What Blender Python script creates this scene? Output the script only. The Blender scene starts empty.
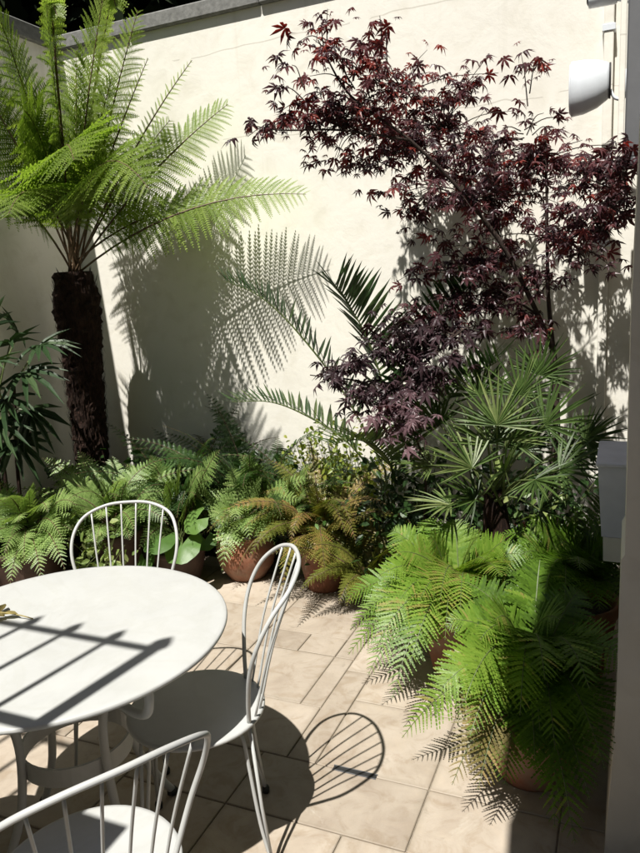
import bpy, math, random
import numpy as np
from mathutils import Vector, Matrix

# ------------------------------------------------------------------ camera, sky, sun, exposure
SC = bpy.context.scene
COL = SC.collection
PI = math.pi
R = math.radians
CAM = np.array([0.0, 0.0, 1.65])
FPX, CX, CY = 710.0, 320.0, 426.5          # focal length in pixels of the 640 x 853 photograph

def _basis(yaw, pitch, roll):
    f = np.array([math.sin(yaw) * math.cos(pitch), math.cos(yaw) * math.cos(pitch), -math.sin(pitch)])
    r = np.cross(f, [0, 0, 1]); r /= np.linalg.norm(r); u = np.cross(r, f)
    return (math.cos(roll) * r + math.sin(roll) * u, -math.sin(roll) * r + math.cos(roll) * u, f)
CR, CU, CF = _basis(R(-23.5), R(11.4), R(-3.2))

def at(px, py, Y):
    """world point seen at a pixel of the photograph, at distance Y from the house"""
    d = CF * FPX + CR * (px - CX) - CU * (py - CY)
    return CAM + d * (Y / d[1])

cam = bpy.data.cameras.new('camera'); cam_o = bpy.data.objects.new('camera', cam); COL.objects.link(cam_o)
cam.sensor_fit = 'AUTO'; cam.sensor_width = 36.0; cam.lens = FPX / 853.33 * 36.0
cam.clip_start = 0.03; cam.clip_end = 500
m = Matrix(((CR[0], CU[0], -CF[0], CAM[0]), (CR[1], CU[1], -CF[1], CAM[1]), (CR[2], CU[2], -CF[2], CAM[2]), (0, 0, 0, 1)))
cam_o.matrix_world = m
SC.camera = cam_o

SUN = np.array([0.07, 0.53, -1.0])        # the way the light travels
world = bpy.data.worlds.new('World'); SC.world = world; world.use_nodes = True
wn = world.node_tree.nodes; wl = world.node_tree.links
sky = wn.new('ShaderNodeTexSky'); sky.sky_type = 'NISHITA'; sky.sun_disc = False
sky.sun_elevation = math.atan2(1.0, math.hypot(SUN[0], SUN[1]))
sky.sun_rotation = math.atan2(-SUN[0], -SUN[1])
wl.new(sky.outputs[0], wn['Background'].inputs[0]); wn['Background'].inputs[1].default_value = 0.05
sl = bpy.data.lights.new('sun', 'SUN'); sl.energy = 5.0; sl.angle = R(0.53); sl.color = (1.0, 0.965, 0.90)
so = bpy.data.objects.new('sun', sl); COL.objects.link(so)
so.rotation_euler = Vector(SUN).to_track_quat('-Z', 'Y').to_euler(); so.location = (0, -3, 9)
SC.view_settings.view_transform = 'Standard'; SC.view_settings.look = 'None'
SC.view_settings.exposure = 0.62; SC.view_settings.gamma = 1.0
SC.cycles.max_bounces = 6; SC.cycles.transmission_bounces = 4; SC.cycles.diffuse_bounces = 3
SC.cycles.use_denoising = True

rng = np.random.default_rng(7)
random.seed(7)

# ------------------------------------------------------------------ materials
def new_mat(name):
    mt = bpy.data.materials.new(name); mt.use_nodes = True
    nt = mt.node_tree
    return mt, nt.nodes, nt.links, nt.nodes['Principled BSDF']

def ramp(n, stops):
    r = n.new('ShaderNodeValToRGB'); e = r.color_ramp.elements
    while len(e) < len(stops): e.new(0.5)
    for k, (p, c) in enumerate(stops):
        e[k].position = p; e[k].color = (*c, 1) if len(c) == 3 else c
    return r

def noise(n, l, scale, detail=4, rough=0.55, vec=None, dist=0.0):
    t = n.new('ShaderNodeTexNoise'); t.inputs['Scale'].default_value = scale
    t.inputs['Detail'].default_value = detail; t.inputs['Roughness'].default_value = rough
    t.inputs['Distortion'].default_value = dist
    if vec is not None: l.new(vec, t.inputs['Vector'])
    return t

def bump(n, l, b, height, strength, dist=0.01, prev=None):
    bp = n.new('ShaderNodeBump'); bp.inputs['Strength'].default_value = strength
    bp.inputs['Distance'].default_value = dist; l.new(height, bp.inputs['Height'])
    if prev is not None: l.new(prev.outputs[0], bp.inputs['Normal'])
    l.new(bp.outputs[0], b.inputs['Normal']); return bp

def mixc(n, l, fac, a, b, mode='MIX'):
    mx = n.new('ShaderNodeMix'); mx.data_type = 'RGBA'; mx.blend_type = mode
    for s, v in ((0, fac), (6, a), (7, b)):
        if isinstance(v, (int, float)): mx.inputs[s].default_value = v
        elif isinstance(v, tuple): mx.inputs[s].default_value = (*v, 1)
        else: l.new(v, mx.inputs[s])
    return mx.outputs[2]

def leaf_mat(name, stops, trans=0.3, rough=0.42, tcol=(1.25, 1.35, 0.6), spec=0.4):
    mt, n, l, b = new_mat(name)
    a = n.new('ShaderNodeAttribute'); a.attribute_name = 'tint'
    g = n.new('ShaderNodeNewGeometry')
    ns = noise(n, l, 55, 3, vec=g.outputs['Position'])
    ad = n.new('ShaderNodeMath'); ad.operation = 'MULTIPLY_ADD'; l.new(ns.outputs[0], ad.inputs[0])
    ad.inputs[1].default_value = 0.35; ad.inputs[2].default_value = -0.17
    sm = n.new('ShaderNodeMath'); sm.operation = 'ADD'; l.new(ad.outputs[0], sm.inputs[0]); l.new(a.outputs['Fac'], sm.inputs[1])
    r = ramp(n, stops); l.new(sm.outputs[0], r.inputs[0])
    l.new(r.outputs[0], b.inputs['Base Color'])
    b.inputs['Roughness'].default_value = rough; b.inputs['Specular IOR Level'].default_value = spec
    bump(n, l, b, ns.outputs[0], 0.25, 0.004)
    if trans > 0:
        tr = n.new('ShaderNodeBsdfTranslucent')
        l.new(mixc(n, l, 1.0, r.outputs[0], tcol, 'MULTIPLY'), tr.inputs[0])
        mx = n.new('ShaderNodeMixShader'); mx.inputs[0].default_value = trans
        l.new(b.outputs[0], mx.inputs[1]); l.new(tr.outputs[0], mx.inputs[2])
        l.new(mx.outputs[0], n['Material Output'].inputs[0])
    return mt

def simple_mat(name, col, rough=0.6, var=0.12, scale=20, bs=0.15, bd=0.004, metal=0.0, spec=0.5):
    mt, n, l, b = new_mat(name)
    g = n.new('ShaderNodeNewGeometry')
    ns = noise(n, l, scale, 6, 0.6, g.outputs['Position'])
    lo = tuple(c * (1 - var) for c in col); hi = tuple(min(1, c * (1 + var)) for c in col)
    r = ramp(n, [(0.3, lo), (0.7, hi)]); l.new(ns.outputs[0], r.inputs[0]); l.new(r.outputs[0], b.inputs['Base Color'])
    b.inputs['Roughness'].default_value = rough; b.inputs['Metallic'].default_value = metal
    b.inputs['Specular IOR Level'].default_value = spec
    bump(n, l, b, ns.outputs[0], bs, bd)
    return mt

def wall_mat(name, col, joint=None):
    mt, n, l, b = new_mat(name)
    g = n.new('ShaderNodeNewGeometry'); pos = g.outputs['Position']
    big = noise(n, l, 1.3, 5, 0.6, pos); fine = noise(n, l, 38, 6, 0.65, pos); mid = noise(n, l, 7, 5, 0.6, pos, 0.4)
    r1 = ramp(n, [(0.3, tuple(c * 0.93 for c in col)), (0.65, col)]); l.new(big.outputs[0], r1.inputs[0])
    r2 = ramp(n, [(0.25, (0.9, 0.89, 0.86)), (0.5, (1, 1, 1))]); l.new(mid.outputs[0], r2.inputs[0])
    c = mixc(n, l, 1.0, r1.outputs[0], r2.outputs[0], 'MULTIPLY')
    sp = n.new('ShaderNodeSeparateXYZ'); l.new(pos, sp.inputs[0])
    # damp and dirt creeping up from the soil
    gr = n.new('ShaderNodeMapRange'); gr.inputs[1].default_value = 0.0; gr.inputs[2].default_value = 0.55
    gr.inputs[3].default_value = 1.0; gr.inputs[4].default_value = 0.0; l.new(sp.outputs[2], gr.inputs[0])
    gm = n.new('ShaderNodeMath'); gm.operation = 'MULTIPLY'; l.new(gr.outputs[0], gm.inputs[0]); l.new(mid.outputs[0], gm.inputs[1])
    c = mixc(n, l, gm.outputs[0], c, (0.30, 0.27, 0.19))
    mp = n.new('ShaderNodeMapping'); mp.inputs['Scale'].default_value = (9, 9, 0.35); l.new(pos, mp.inputs[0])
    stk = noise(n, l, 1.0, 6, 0.6, mp.outputs[0]); rs = ramp(n, [(0.56, (0, 0, 0)), (0.74, (1, 1, 1))]); l.new(stk.outputs[0], rs.inputs[0])
    hz = n.new('ShaderNodeMapRange'); hz.inputs[1].default_value = 1.9; hz.inputs[2].default_value = 3.25; hz.inputs[3].default_value = 0.0; hz.inputs[4].default_value = 0.5; l.new(sp.outputs[2], hz.inputs[0])
    sk = n.new('ShaderNodeMath'); sk.operation = 'MULTIPLY'; l.new(rs.outputs[0], sk.inputs[0]); l.new(hz.outputs[0], sk.inputs[1])
    c = mixc(n, l, sk.outputs[0], c, (0.50, 0.47, 0.38))          # rain streaks below the coping
    if joint:
        for z0, amp, w in joint:       # hairline cracks where the render was laid in lifts
            nn = noise(n, l, 2.2, 3, 0.5, pos)
            a1 = n.new('ShaderNodeMath'); a1.operation = 'MULTIPLY_ADD'; l.new(nn.outputs[0], a1.inputs[0])
            a1.inputs[1].default_value = amp; l.new(sp.outputs[2], a1.inputs[2])
            a2 = n.new('ShaderNodeMath'); a2.operation = 'COMPARE'; l.new(a1.outputs[0], a2.inputs[0])
            a2.inputs[1].default_value = z0 + amp * 0.5; a2.inputs[2].default_value = w
            br = noise(n, l, 3.1, 2, 0.5, pos)
            b1 = n.new('ShaderNodeMath'); b1.operation = 'GREATER_THAN'; l.new(br.outputs[0], b1.inputs[0]); b1.inputs[1].default_value = 0.47
            b2 = n.new('ShaderNodeMath'); b2.operation = 'MULTIPLY'; l.new(a2.outputs[0], b2.inputs[0]); l.new(b1.outputs[0], b2.inputs[1])
            b3 = n.new('ShaderNodeMath'); b3.operation = 'MULTIPLY'; l.new(b2.outputs[0], b3.inputs[0]); b3.inputs[1].default_value = 0.4
            c = mixc(n, l, b3.outputs[0], c, (0.35, 0.32, 0.26))
    l.new(c, b.inputs['Base Color']); b.inputs['Roughness'].default_value = 0.85
    b.inputs['Specular IOR Level'].default_value = 0.25
    b0 = bump(n, l, b, mid.outputs[0], 0.16, 0.02)
    bump(n, l, b, fine.outputs[0], 0.2, 0.003, b0)
    return mt

def tile_mat():
    mt, n, l, b = new_mat('limestone_paving')
    g = n.new('ShaderNodeNewGeometry'); pos = g.outputs['Position']
    oi = n.new('ShaderNodeObjectInfo')
    ad = n.new('ShaderNodeVectorMath'); ad.operation = 'MULTIPLY_ADD'
    cb = n.new('ShaderNodeCombineXYZ'); 
    for k in range(3): l.new(oi.outputs['Random'], cb.inputs[k])
    l.new(cb.outputs[0], ad.inputs[0]); ad.inputs[1].default_value = (17, 31, 7); l.new(pos, ad.inputs[2])
    v = ad.outputs[0]
    cloud = noise(n, l, 3.5, 8, 0.62, v, 0.6); fine = noise(n, l, 60, 6, 0.7, v); vein = noise(n, l, 9, 7, 0.65, v, 1.2)
    r1 = ramp(n, [(0.25, (0.305, 0.255, 0.205)), (0.5, (0.385, 0.335, 0.275)), (0.75, (0.45, 0.40, 0.34))]); l.new(cloud.outputs[0], r1.inputs[0])
    r2 = ramp(n, [(0.36, (0.86, 0.82, 0.77)), (0.5, (1, 1, 1)), (0.68, (1.06, 1.05, 1.03))]); l.new(vein.outputs[0], r2.inputs[0])
    c = mixc(n, l, 1.0, r1.outputs[0], r2.outputs[0], 'MULTIPLY')
    r3 = ramp(n, [(0.0, (0.84, 0.82, 0.80)), (1.0, (1.08, 1.06, 1.04))]); l.new(oi.outputs['Random'], r3.inputs[0])
    c = mixc(n, l, 1.0, c, r3.outputs[0], 'MULTIPLY')
    r4 = ramp(n, [(0.62, (0, 0, 0)), (0.68, (1, 1, 1))]); big = noise(n, l, 2.1, 9, 0.72, pos, 0.8); l.new(big.outputs[0], r4.inputs[0])
    f4 = n.new('ShaderNodeMath'); f4.operation = 'MULTIPLY'; l.new(r4.outputs[0], f4.inputs[0]); f4.inputs[1].default_value = 0.5
    c = mixc(n, l, f4.outputs[0], c, (0.52, 0.48, 0.41))           # pale lime bloom
    tc = n.new('ShaderNodeTexCoord'); sx = n.new('ShaderNodeSeparateXYZ'); l.new(tc.outputs['Object'], sx.inputs[0])
    dn = noise(n, l, 14, 7, 0.7, pos, 0.5); rd = ramp(n, [(0.60, (0, 0, 0)), (0.74, (1, 1, 1))]); l.new(dn.outputs[0], rd.inputs[0])
    fd = n.new('ShaderNodeMath'); fd.operation = 'MULTIPLY'; l.new(rd.outputs[0], fd.inputs[0]); fd.inputs[1].default_value = 0.45
    c = mixc(n, l, fd.outputs[0], c, (0.13, 0.105, 0.075))        # ground-in dirt
    ge = n.new('ShaderNodeSeparateXYZ'); l.new(tc.outputs['Generated'], ge.inputs[0]); mins = []
    for k in range(2):
        a1 = n.new('ShaderNodeMath'); a1.operation = 'PINGPONG'; l.new(ge.outputs[k], a1.inputs[0]); a1.inputs[1].default_value = 0.5; mins.append(a1.outputs[0])
    mn = n.new('ShaderNodeMath'); mn.operation = 'MINIMUM'; l.new(mins[0], mn.inputs[0]); l.new(mins[1], mn.inputs[1])
    ed = n.new('ShaderNodeMapRange'); ed.inputs[1].default_value = 0.0; ed.inputs[2].default_value = 0.05; ed.inputs[3].default_value = 0.5; ed.inputs[4].default_value = 0.0; l.new(mn.outputs[0], ed.inputs[0])
    e2 = n.new('ShaderNodeMath'); e2.operation = 'MULTIPLY'; l.new(ed.outputs[0], e2.inputs[0]); l.new(cloud.outputs[0], e2.inputs[1])
    c = mixc(n, l, e2.outputs[0], c, (0.16, 0.13, 0.085))         # grime along the joints
    l.new(c, b.inputs['Base Color']); b.inputs['Roughness'].default_value = 0.62
    b.inputs['Specular IOR Level'].default_value = 0.35
    b0 = bump(n, l, b, vein.outputs[0], 0.25, 0.006); bump(n, l, b, fine.outputs[0], 0.25, 0.002, b0)
    return mt

def paint_mat(name, col, rough=0.4, wear=True):
    mt, n, l, b = new_mat(name)
    g = n.new('ShaderNodeNewGeometry'); pos = g.outputs['Position']
    d = noise(n, l, 5, 8, 0.7, pos); f = noise(n, l, 90, 4, 0.6, pos); s = noise(n, l, 23, 9, 0.75, pos, 1.0)
    r1 = ramp(n, [(0.3, tuple(c * 0.9 for c in col)), (0.65, col)]); l.new(d.outputs[0], r1.inputs[0])
    c = r1.outputs[0]
    if wear:
        r2 = ramp(n, [(0.22, (0.8, 0.77, 0.7)), (0.36, (1, 1, 1))]); l.new(s.outputs[0], r2.inputs[0])
        c = mixc(n, l, 1.0, c, r2.outputs[0], 'MULTIPLY')
        ch = noise(n, l, 48, 3, 0.5, pos); rc = ramp(n, [(0.79, (0, 0, 0)), (0.80, (0.8, 0.8, 0.8))]); l.new(ch.outputs[0], rc.inputs[0])
        c = mixc(n, l, rc.outputs[0], c, (0.10, 0.055, 0.03))     # chips down to rust
        wm = noise(n, l, 3.3, 5, 0.55, pos, 1.5); rw = ramp(n, [(0.44, (1, 1, 1)), (0.495, (0.965, 0.963, 0.95)), (0.55, (1, 1, 1))]); l.new(wm.outputs[0], rw.inputs[0])
        c = mixc(n, l, 1.0, c, rw.outputs[0], 'MULTIPLY')         # dried water marks
    l.new(c, b.inputs['Base Color'])
    rr = ramp(n, [(0.3, (rough * 0.8,) * 3), (0.7, (min(1, rough * 1.3),) * 3)]); l.new(s.outputs[0], rr.inputs[0]); l.new(rr.outputs[0], b.inputs['Roughness'])
    bump(n, l, b, f.outputs[0], 0.08, 0.001)
    return mt

def terracotta_mat():
    mt, n, l, b = new_mat('terracotta')
    g = n.new('ShaderNodeNewGeometry'); pos = g.outputs['Position']
    a = noise(n, l, 6, 7, 0.65, pos, 0.5); f = noise(n, l, 70, 5, 0.6, pos); s = noise(n, l, 3.2, 8, 0.7, pos, 0.9)
    r1 = ramp(n, [(0.3, (0.15, 0.06, 0.032)), (0.55, (0.27, 0.105, 0.055)), (0.75, (0.36, 0.16, 0.09))]); l.new(a.outputs[0], r1.inputs[0])
    r2 = ramp(n, [(0.45, (0, 0, 0)), (0.66, (1, 1, 1))]); l.new(s.outputs[0], r2.inputs[0])
    fm = n.new('ShaderNodeMath'); fm.operation = 'MULTIPLY'; l.new(r2.outputs[0], fm.inputs[0]); fm.inputs[1].default_value = 0.55
    c = mixc(n, l, fm.outputs[0], r1.outputs[0], (0.27, 0.23, 0.17))
    l.new(c, b.inputs['Base Color']); b.inputs['Roughness'].default_value = 0.8
    b0 = bump(n, l, b, a.outputs[0], 0.2, 0.01); bump(n, l, b, f.outputs[0], 0.2, 0.002, b0)
    return mt

def bark_mat(name, c1, c2, sx=40):
    mt, n, l, b = new_mat(name)
    tc = n.new('ShaderNodeTexCoord'); mp = n.new('ShaderNodeMapping'); mp.inputs['Scale'].default_value = (1, 1, 0.25)
    l.new(tc.outputs['Object'], mp.inputs[0])
    a = noise(n, l, sx, 7, 0.7, mp.outputs[0], 0.8)
    r1 = ramp(n, [(0.35, c1), (0.7, c2)]); l.new(a.outputs[0], r1.inputs[0]); l.new(r1.outputs[0], b.inputs['Base Color'])
    b.inputs['Roughness'].default_value = 0.9; b.inputs['Specular IOR Level'].default_value = 0.2
    bump(n, l, b, a.outputs[0], 0.7, 0.02)
    return mt

M = {}
M['wall'] = wall_mat('cream_wall_render', (0.80, 0.775, 0.70), [(3.03, 0.10, 0.0035), (2.52, 0.16, 0.003)])
M['wall2'] = wall_mat('beige_house_render', (0.82, 0.78, 0.68))
M['brick'] = simple_mat('dark_brick', (0.17, 0.12, 0.09), 0.9, 0.3, 8, 0.4, 0.01)  # dark tone chosen so the unseen walls bounce less light
M['coping'] = simple_mat('grey_coping_stone', (0.17, 0.17, 0.16), 0.85, 0.3, 25, 0.4, 0.01)
M['tile'] = tile_mat()
M['mortar'] = simple_mat('mortar', (0.22, 0.185, 0.14), 0.95, 0.25, 60, 0.5, 0.005)
M['soil'] = simple_mat('dark_soil', (0.035, 0.026, 0.018), 0.95, 0.5, 45, 1.0, 0.02)
M['gravel'] = simple_mat('earth', (0.085, 0.075, 0.05), 0.95, 0.3, 5, 0.6, 0.03)
M['white'] = paint_mat('white_painted_metal', (0.475, 0.482, 0.468), 0.42)
M['white_plain'] = paint_mat('white_plastic', (0.72, 0.76, 0.80), 0.35, False)
M['black'] = simple_mat('black_rubber', (0.02, 0.02, 0.02), 0.6, 0.2, 50)
M['grey_metal'] = simple_mat('grey_coated_metal', (0.115, 0.118, 0.125), 0.5, 0.08, 12, 0.05)
M['grey_box'] = simple_mat('pale_grey_fibrecement', (0.60, 0.61, 0.66), 0.7, 0.1, 9, 0.1)
M['terracotta'] = terracotta_mat()
M['brown_pot'] = simple_mat('dark_brown_clay', (0.055, 0.03, 0.02), 0.7, 0.35, 14, 0.2, 0.006)
M['wood'] = bark_mat('weathered_timber', (0.16, 0.13, 0.10), (0.30, 0.26, 0.20), 30)
M['fibre'] = bark_mat('tree_fern_fibre', (0.007, 0.0045, 0.0035), (0.042, 0.021, 0.014), 55)
M['stipe'] = simple_mat('frond_stalk', (0.10, 0.062, 0.032), 0.6, 0.4, 60)
M['gstalk'] = simple_mat('green_stalk', (0.09, 0.12, 0.035), 0.5, 0.3, 60)
M['bark'] = bark_mat('maple_bark', (0.03, 0.022, 0.018), (0.085, 0.06, 0.05), 60)
M['treefern'] = leaf_mat('tree_fern_leaf', [(0.0, (0.06, 0.095, 0.012)), (0.5, (0.165, 0.245, 0.04)), (1.0, (0.30, 0.38, 0.10))], 0.56)
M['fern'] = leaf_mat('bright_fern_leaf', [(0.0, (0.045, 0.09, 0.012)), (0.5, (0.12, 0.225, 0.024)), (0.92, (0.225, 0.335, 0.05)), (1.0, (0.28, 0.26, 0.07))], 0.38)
M['fern_pale'] = leaf_mat('pale_fern_leaf', [(0.0, (0.075, 0.13, 0.035)), (0.5, (0.20, 0.30, 0.085)), (1.0, (0.34, 0.43, 0.16))], 0.34)
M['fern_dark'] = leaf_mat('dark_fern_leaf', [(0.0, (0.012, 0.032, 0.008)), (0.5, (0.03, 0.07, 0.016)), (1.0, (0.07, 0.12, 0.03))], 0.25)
M['fern_rust'] = leaf_mat('rusty_fern_leaf', [(0.0, (0.06, 0.07, 0.012)), (0.4, (0.15, 0.17, 0.03)), (0.7, (0.24, 0.19, 0.05)), (1.0, (0.32, 0.18, 0.07))], 0.33)
M['fern_brown'] = leaf_mat('withered_fern_leaf', [(0.0, (0.07, 0.05, 0.02)), (0.5, (0.18, 0.15, 0.05)), (1.0, (0.30, 0.22, 0.09))], 0.25)
M['palm'] = leaf_mat('date_palm_leaf', [(0.0, (0.012, 0.03, 0.010)), (0.5, (0.03, 0.065, 0.02)), (1.0, (0.09, 0.12, 0.04))], 0.18, 0.35)
M['fan'] = leaf_mat('fan_palm_leaf', [(0.0, (0.025, 0.05, 0.010)), (0.5, (0.075, 0.125, 0.03)), (1.0, (0.24, 0.28, 0.11))], 0.22, 0.46)
M['lady'] = leaf_mat('lady_palm_leaf', [(0.0, (0.012, 0.03, 0.010)), (0.5, (0.025, 0.055, 0.018)), (1.0, (0.07, 0.11, 0.045))], 0.15, 0.5)
M['round'] = leaf_mat('round_glossy_leaf', [(0.0, (0.03, 0.07, 0.014)), (0.5, (0.075, 0.155, 0.03)), (1.0, (0.14, 0.24, 0.055))], 0.25, 0.42)
M['ivy'] = leaf_mat('pale_ivy_leaf', [(0.0, (0.05, 0.10, 0.02)), (0.5, (0.15, 0.21, 0.055)), (1.0, (0.34, 0.38, 0.15))], 0.25)
M['lime'] = leaf_mat('lime_shrub_leaf', [(0.0, (0.10, 0.15, 0.02)), (0.5, (0.21, 0.27, 0.04)), (1.0, (0.36, 0.36, 0.07))], 0.35)
M['maple'] = leaf_mat('purple_maple_leaf', [(0.0, (0.022, 0.010, 0.013)), (0.5, (0.062, 0.023, 0.028)), (0.8, (0.12, 0.04, 0.042)), (1.0, (0.21, 0.04, 0.028))], 0.28, 0.36, (2.0, 0.62, 0.45))
M['maple2'] = leaf_mat('mauve_maple_leaf', [(0.0, (0.018, 0.009, 0.011)), (0.5, (0.065, 0.035, 0.042)), (1.0, (0.16, 0.095, 0.105))], 0.2, 0.42, (1.5, 0.7, 0.7))
M['yew'] = leaf_mat('yew_leaf', [(0.0, (0.006, 0.010, 0.005)), (0.5, (0.010, 0.017, 0.007)), (1.0, (0.02, 0.03, 0.012))], 0.0, 0.8, spec=0.1)
M['dry'] = simple_mat('dry_stalk', (0.30, 0.24, 0.08), 0.7, 0.3, 60)
M['gravel_dark'] = simple_mat('lens_glass', (0.01, 0.01, 0.012), 0.08, 0.1, 10, 0.0)

# ------------------------------------------------------------------ mesh helpers
class MB:
    """collects vertices, faces and a per-vertex tint; build() links them as one mesh object"""
    def __init__(s): s.v = []; s.q = []; s.t = []; s.c = []; s.n = 0
    def add(s, v, quads=None, tris=None, tint=0.5):
        v = np.asarray(v, float).reshape(-1, 3)
        if quads is not None and len(quads): s.q.append(np.asarray(quads, np.int64).reshape(-1, 4) + s.n)
        if tris is not None and len(tris): s.t.append(np.asarray(tris, np.int64).reshape(-1, 3) + s.n)
        t = np.asarray(tint, float)
        s.c.append(np.full(len(v), float(t)) if t.ndim == 0 else t.reshape(-1))
        s.v.append(v); s.n += len(v); return s
    def mesh(s, name, mat, smooth=False):
        me = bpy.data.meshes.new(name)
        v = np.concatenate(s.v); q = np.concatenate(s.q) if s.q else np.zeros((0, 4), np.int64)
        t = np.concatenate(s.t) if s.t else np.zeros((0, 3), np.int64)
        me.vertices.add(len(v)); me.vertices.foreach_set('co', v.astype(np.float32).ravel())
        nl = q.size + t.size
        me.loops.add(nl); me.loops.foreach_set('vertex_index', np.concatenate([q.ravel(), t.ravel()]).astype(np.int32))
        me.polygons.add(len(q) + len(t))
        st = np.concatenate([np.arange(len(q)) * 4, q.size + np.arange(len(t)) * 3]).astype(np.int32)
        me.polygons.foreach_set('loop_start', st)
        me.update(calc_edges=True)
        me.polygons.foreach_set('use_smooth', np.full(len(q) + len(t), smooth))
        a = me.attributes.new('tint', 'FLOAT', 'POINT'); a.data.foreach_set('value', np.clip(np.concatenate(s.c), 0, 1).astype(np.float32))
        me.materials.append(mat); me.validate(); return me
    def build(s, name, mat, parent=None, smooth=False, loc=None):
        return link(name, s.mesh(name, mat, smooth), parent, loc)

def link(name, me, parent=None, loc=None):
    o = bpy.data.objects.new(name, me); COL.objects.link(o)
    if parent is not None: o.parent = parent
    if loc is not None: o.location = loc
    return o
def tag(o, label, cat, group=None):
    o['label'] = label; o['category'] = cat
    if group: o['group'] = group
    return o
def struct(o, label=None):
    o['kind'] = 'structure'
    if label: o['label'] = label
    return o
def thing(name, label, cat, loc, group=None, rz=0.0):
    o = bpy.data.objects.new(name, None); COL.objects.link(o); o.location = loc; o.rotation_euler = (0, 0, rz)
    o.empty_display_size = 0.05
    return tag(o, label, cat, group)

def unit(v): 
    v = np.asarray(v, float); return v / np.maximum(np.linalg.norm(v, axis=-1, keepdims=True), 1e-9)

def box(mb, x0, x1, y0, y1, z0, z1, ch=0.0, tint=0.5):
    if ch <= 0:
        v = [(x, y, z) for z in (z0, z1) for y in (y0, y1) for x in (x0, x1)]
        return mb.add(v, [(0, 2, 3, 1), (4, 5, 7, 6), (0, 1, 5, 4), (1, 3, 7, 5), (3, 2, 6, 7), (2, 0, 4, 6)], tint=tint)
    # chamfered all round: three nested rings of eight
    c = ch
    def ring(z, d, e):
        return [(x0 + d, y0 + e, z), (x1 - d, y0 + e, z), (x1 - e, y0 + d, z), (x1 - e, y1 - d, z), (x1 - d, y1 - e, z), (x0 + d, y1 - e, z), (x0 + e, y1 - d, z), (x0 + e, y0 + d, z)]
    v = ring(z0, c * 2, c) + ring(z0 + c, c, 0) + ring(z1 - c, c, 0) + ring(z1, c * 2, c)
    q = []
    for k in range(3):
        for i in range(8): q.append((k * 8 + i, k * 8 + (i + 1) % 8, k * 8 + 8 + (i + 1) % 8, k * 8 + 8 + i))
    for b, rev in ((0, True), (24, False)):
        f = [(b, b + 1, b + 2, b + 7), (b + 7, b + 2, b + 3, b + 6), (b + 6, b + 3, b + 4, b + 5)]
        q += [tuple(reversed(x)) for x in f] if rev else f
    return mb.add(v, q, tint=tint)

def catmull(pts, per=6):
    p = np.asarray(pts, float); p = np.vstack([2 * p[0] - p[1], p, 2 * p[-1] - p[-2]]); out = []
    for i in range(1, len(p) - 2):
        for k in range(per):
            t = k / per
            out.append(0.5 * ((2 * p[i]) + (-p[i - 1] + p[i + 1]) * t + (2 * p[i - 1] - 5 * p[i] + 4 * p[i + 1] - p[i + 2]) * t * t + (-p[i - 1] + 3 * p[i] - 3 * p[i + 1] + p[i + 2]) * t ** 3))
    out.append(p[-2]); return np.array(out)

def tube(mb, pts, rad, n=6, tint=0.5, cap=True):
    p = np.asarray(pts, float); K = len(p)
    rad = np.full(K, rad) if np.ndim(rad) == 0 else np.interp(np.linspace(0, 1, K), np.linspace(0, 1, len(rad)), rad)
    t = unit(np.gradient(p, axis=0))
    a = np.array([0, 0, 1.0]) if abs(t[0][2]) < 0.9 else np.array([1.0, 0, 0])
    u = unit(np.cross(t[0], a)); us = [u]
    for i in range(1, K):
        u = us[-1] - t[i] * (us[-1] @ t[i]); us.append(unit(u))
    us = np.array(us); w = np.cross(t, us)
    an = np.arange(n) * 2 * PI / n
    v = p[:, None] + rad[:, None, None] * (np.cos(an)[None, :, None] * us[:, None] + np.sin(an)[None, :, None] * w[:, None])
    i = np.arange(K - 1)[:, None] * n; j = np.arange(n)[None]
    q = np.stack([i + j, i + (j + 1) % n, i + n + (j + 1) % n, i + n + j], -1).reshape(-1, 4)
    tr = []
    vv = v.reshape(-1, 3)
    if cap:
        b = len(vv); vv = np.vstack([vv, p[0], p[-1]])
        for k in range(n):
            tr.append((b, (k + 1) % n, k)); tr.append((b + 1, (K - 1) * n + k, (K - 1) * n + (k + 1) % n))
    return mb.add(vv, q, tr, tint)

def lathe(mb, prof, n=28, center=(0, 0, 0), tint=0.5, wob=0.0):
    p = np.asarray(prof, float); an = np.arange(n) * 2 * PI / n
    rr = p[:, 0:1] * (1 + wob * np.sin(an * 2 + 0.7)[None])
    v = np.stack([rr * np.cos(an) + center[0], rr * np.sin(an) + center[1], np.repeat(p[:, 1:2], n, 1) + center[2]], -1)
    i = np.arange(len(p) - 1)[:, None] * n; j = np.arange(n)[None]
    q = np.stack([i + j, i + (j + 1) % n, i + n + (j + 1) % n, i + n + j], -1).reshape(-1, 4)
    return mb.add(v.reshape(-1, 3), q, None, tint)

# ------------------------------------------------------------------ foliage helpers
LIM = [-3.43, 3.965]          # inner faces of the left and the back wall
def keep_inside(v, base):
    w = v + base
    w[..., 0] = np.maximum(w[..., 0], LIM[0] + 0.01); w[..., 1] = np.minimum(w[..., 1], LIM[1] - 0.01)
    w[..., 2] = np.maximum(w[..., 2], 0.012)
    return w - base

def spine(L, e0, bend, az, n=22, p=1.4, twist=0.0):
    t = np.linspace(0, 1, n + 1); tm = (t[1:] + t[:-1]) / 2
    e = e0 - bend * tm ** p; a = az + twist * tm
    st = L / n * np.stack([np.cos(e) * np.cos(a), np.cos(e) * np.sin(a), np.sin(e)], -1)
    return np.vstack([np.zeros(3), np.cumsum(st, 0)])

def samp(P, t):
    s = np.linspace(0, 1, len(P)); return np.stack([np.interp(t, s, P[:, k]) for k in range(3)], -1)

def spine_through(pts, per=8):
    return catmull(pts, per)

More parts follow.
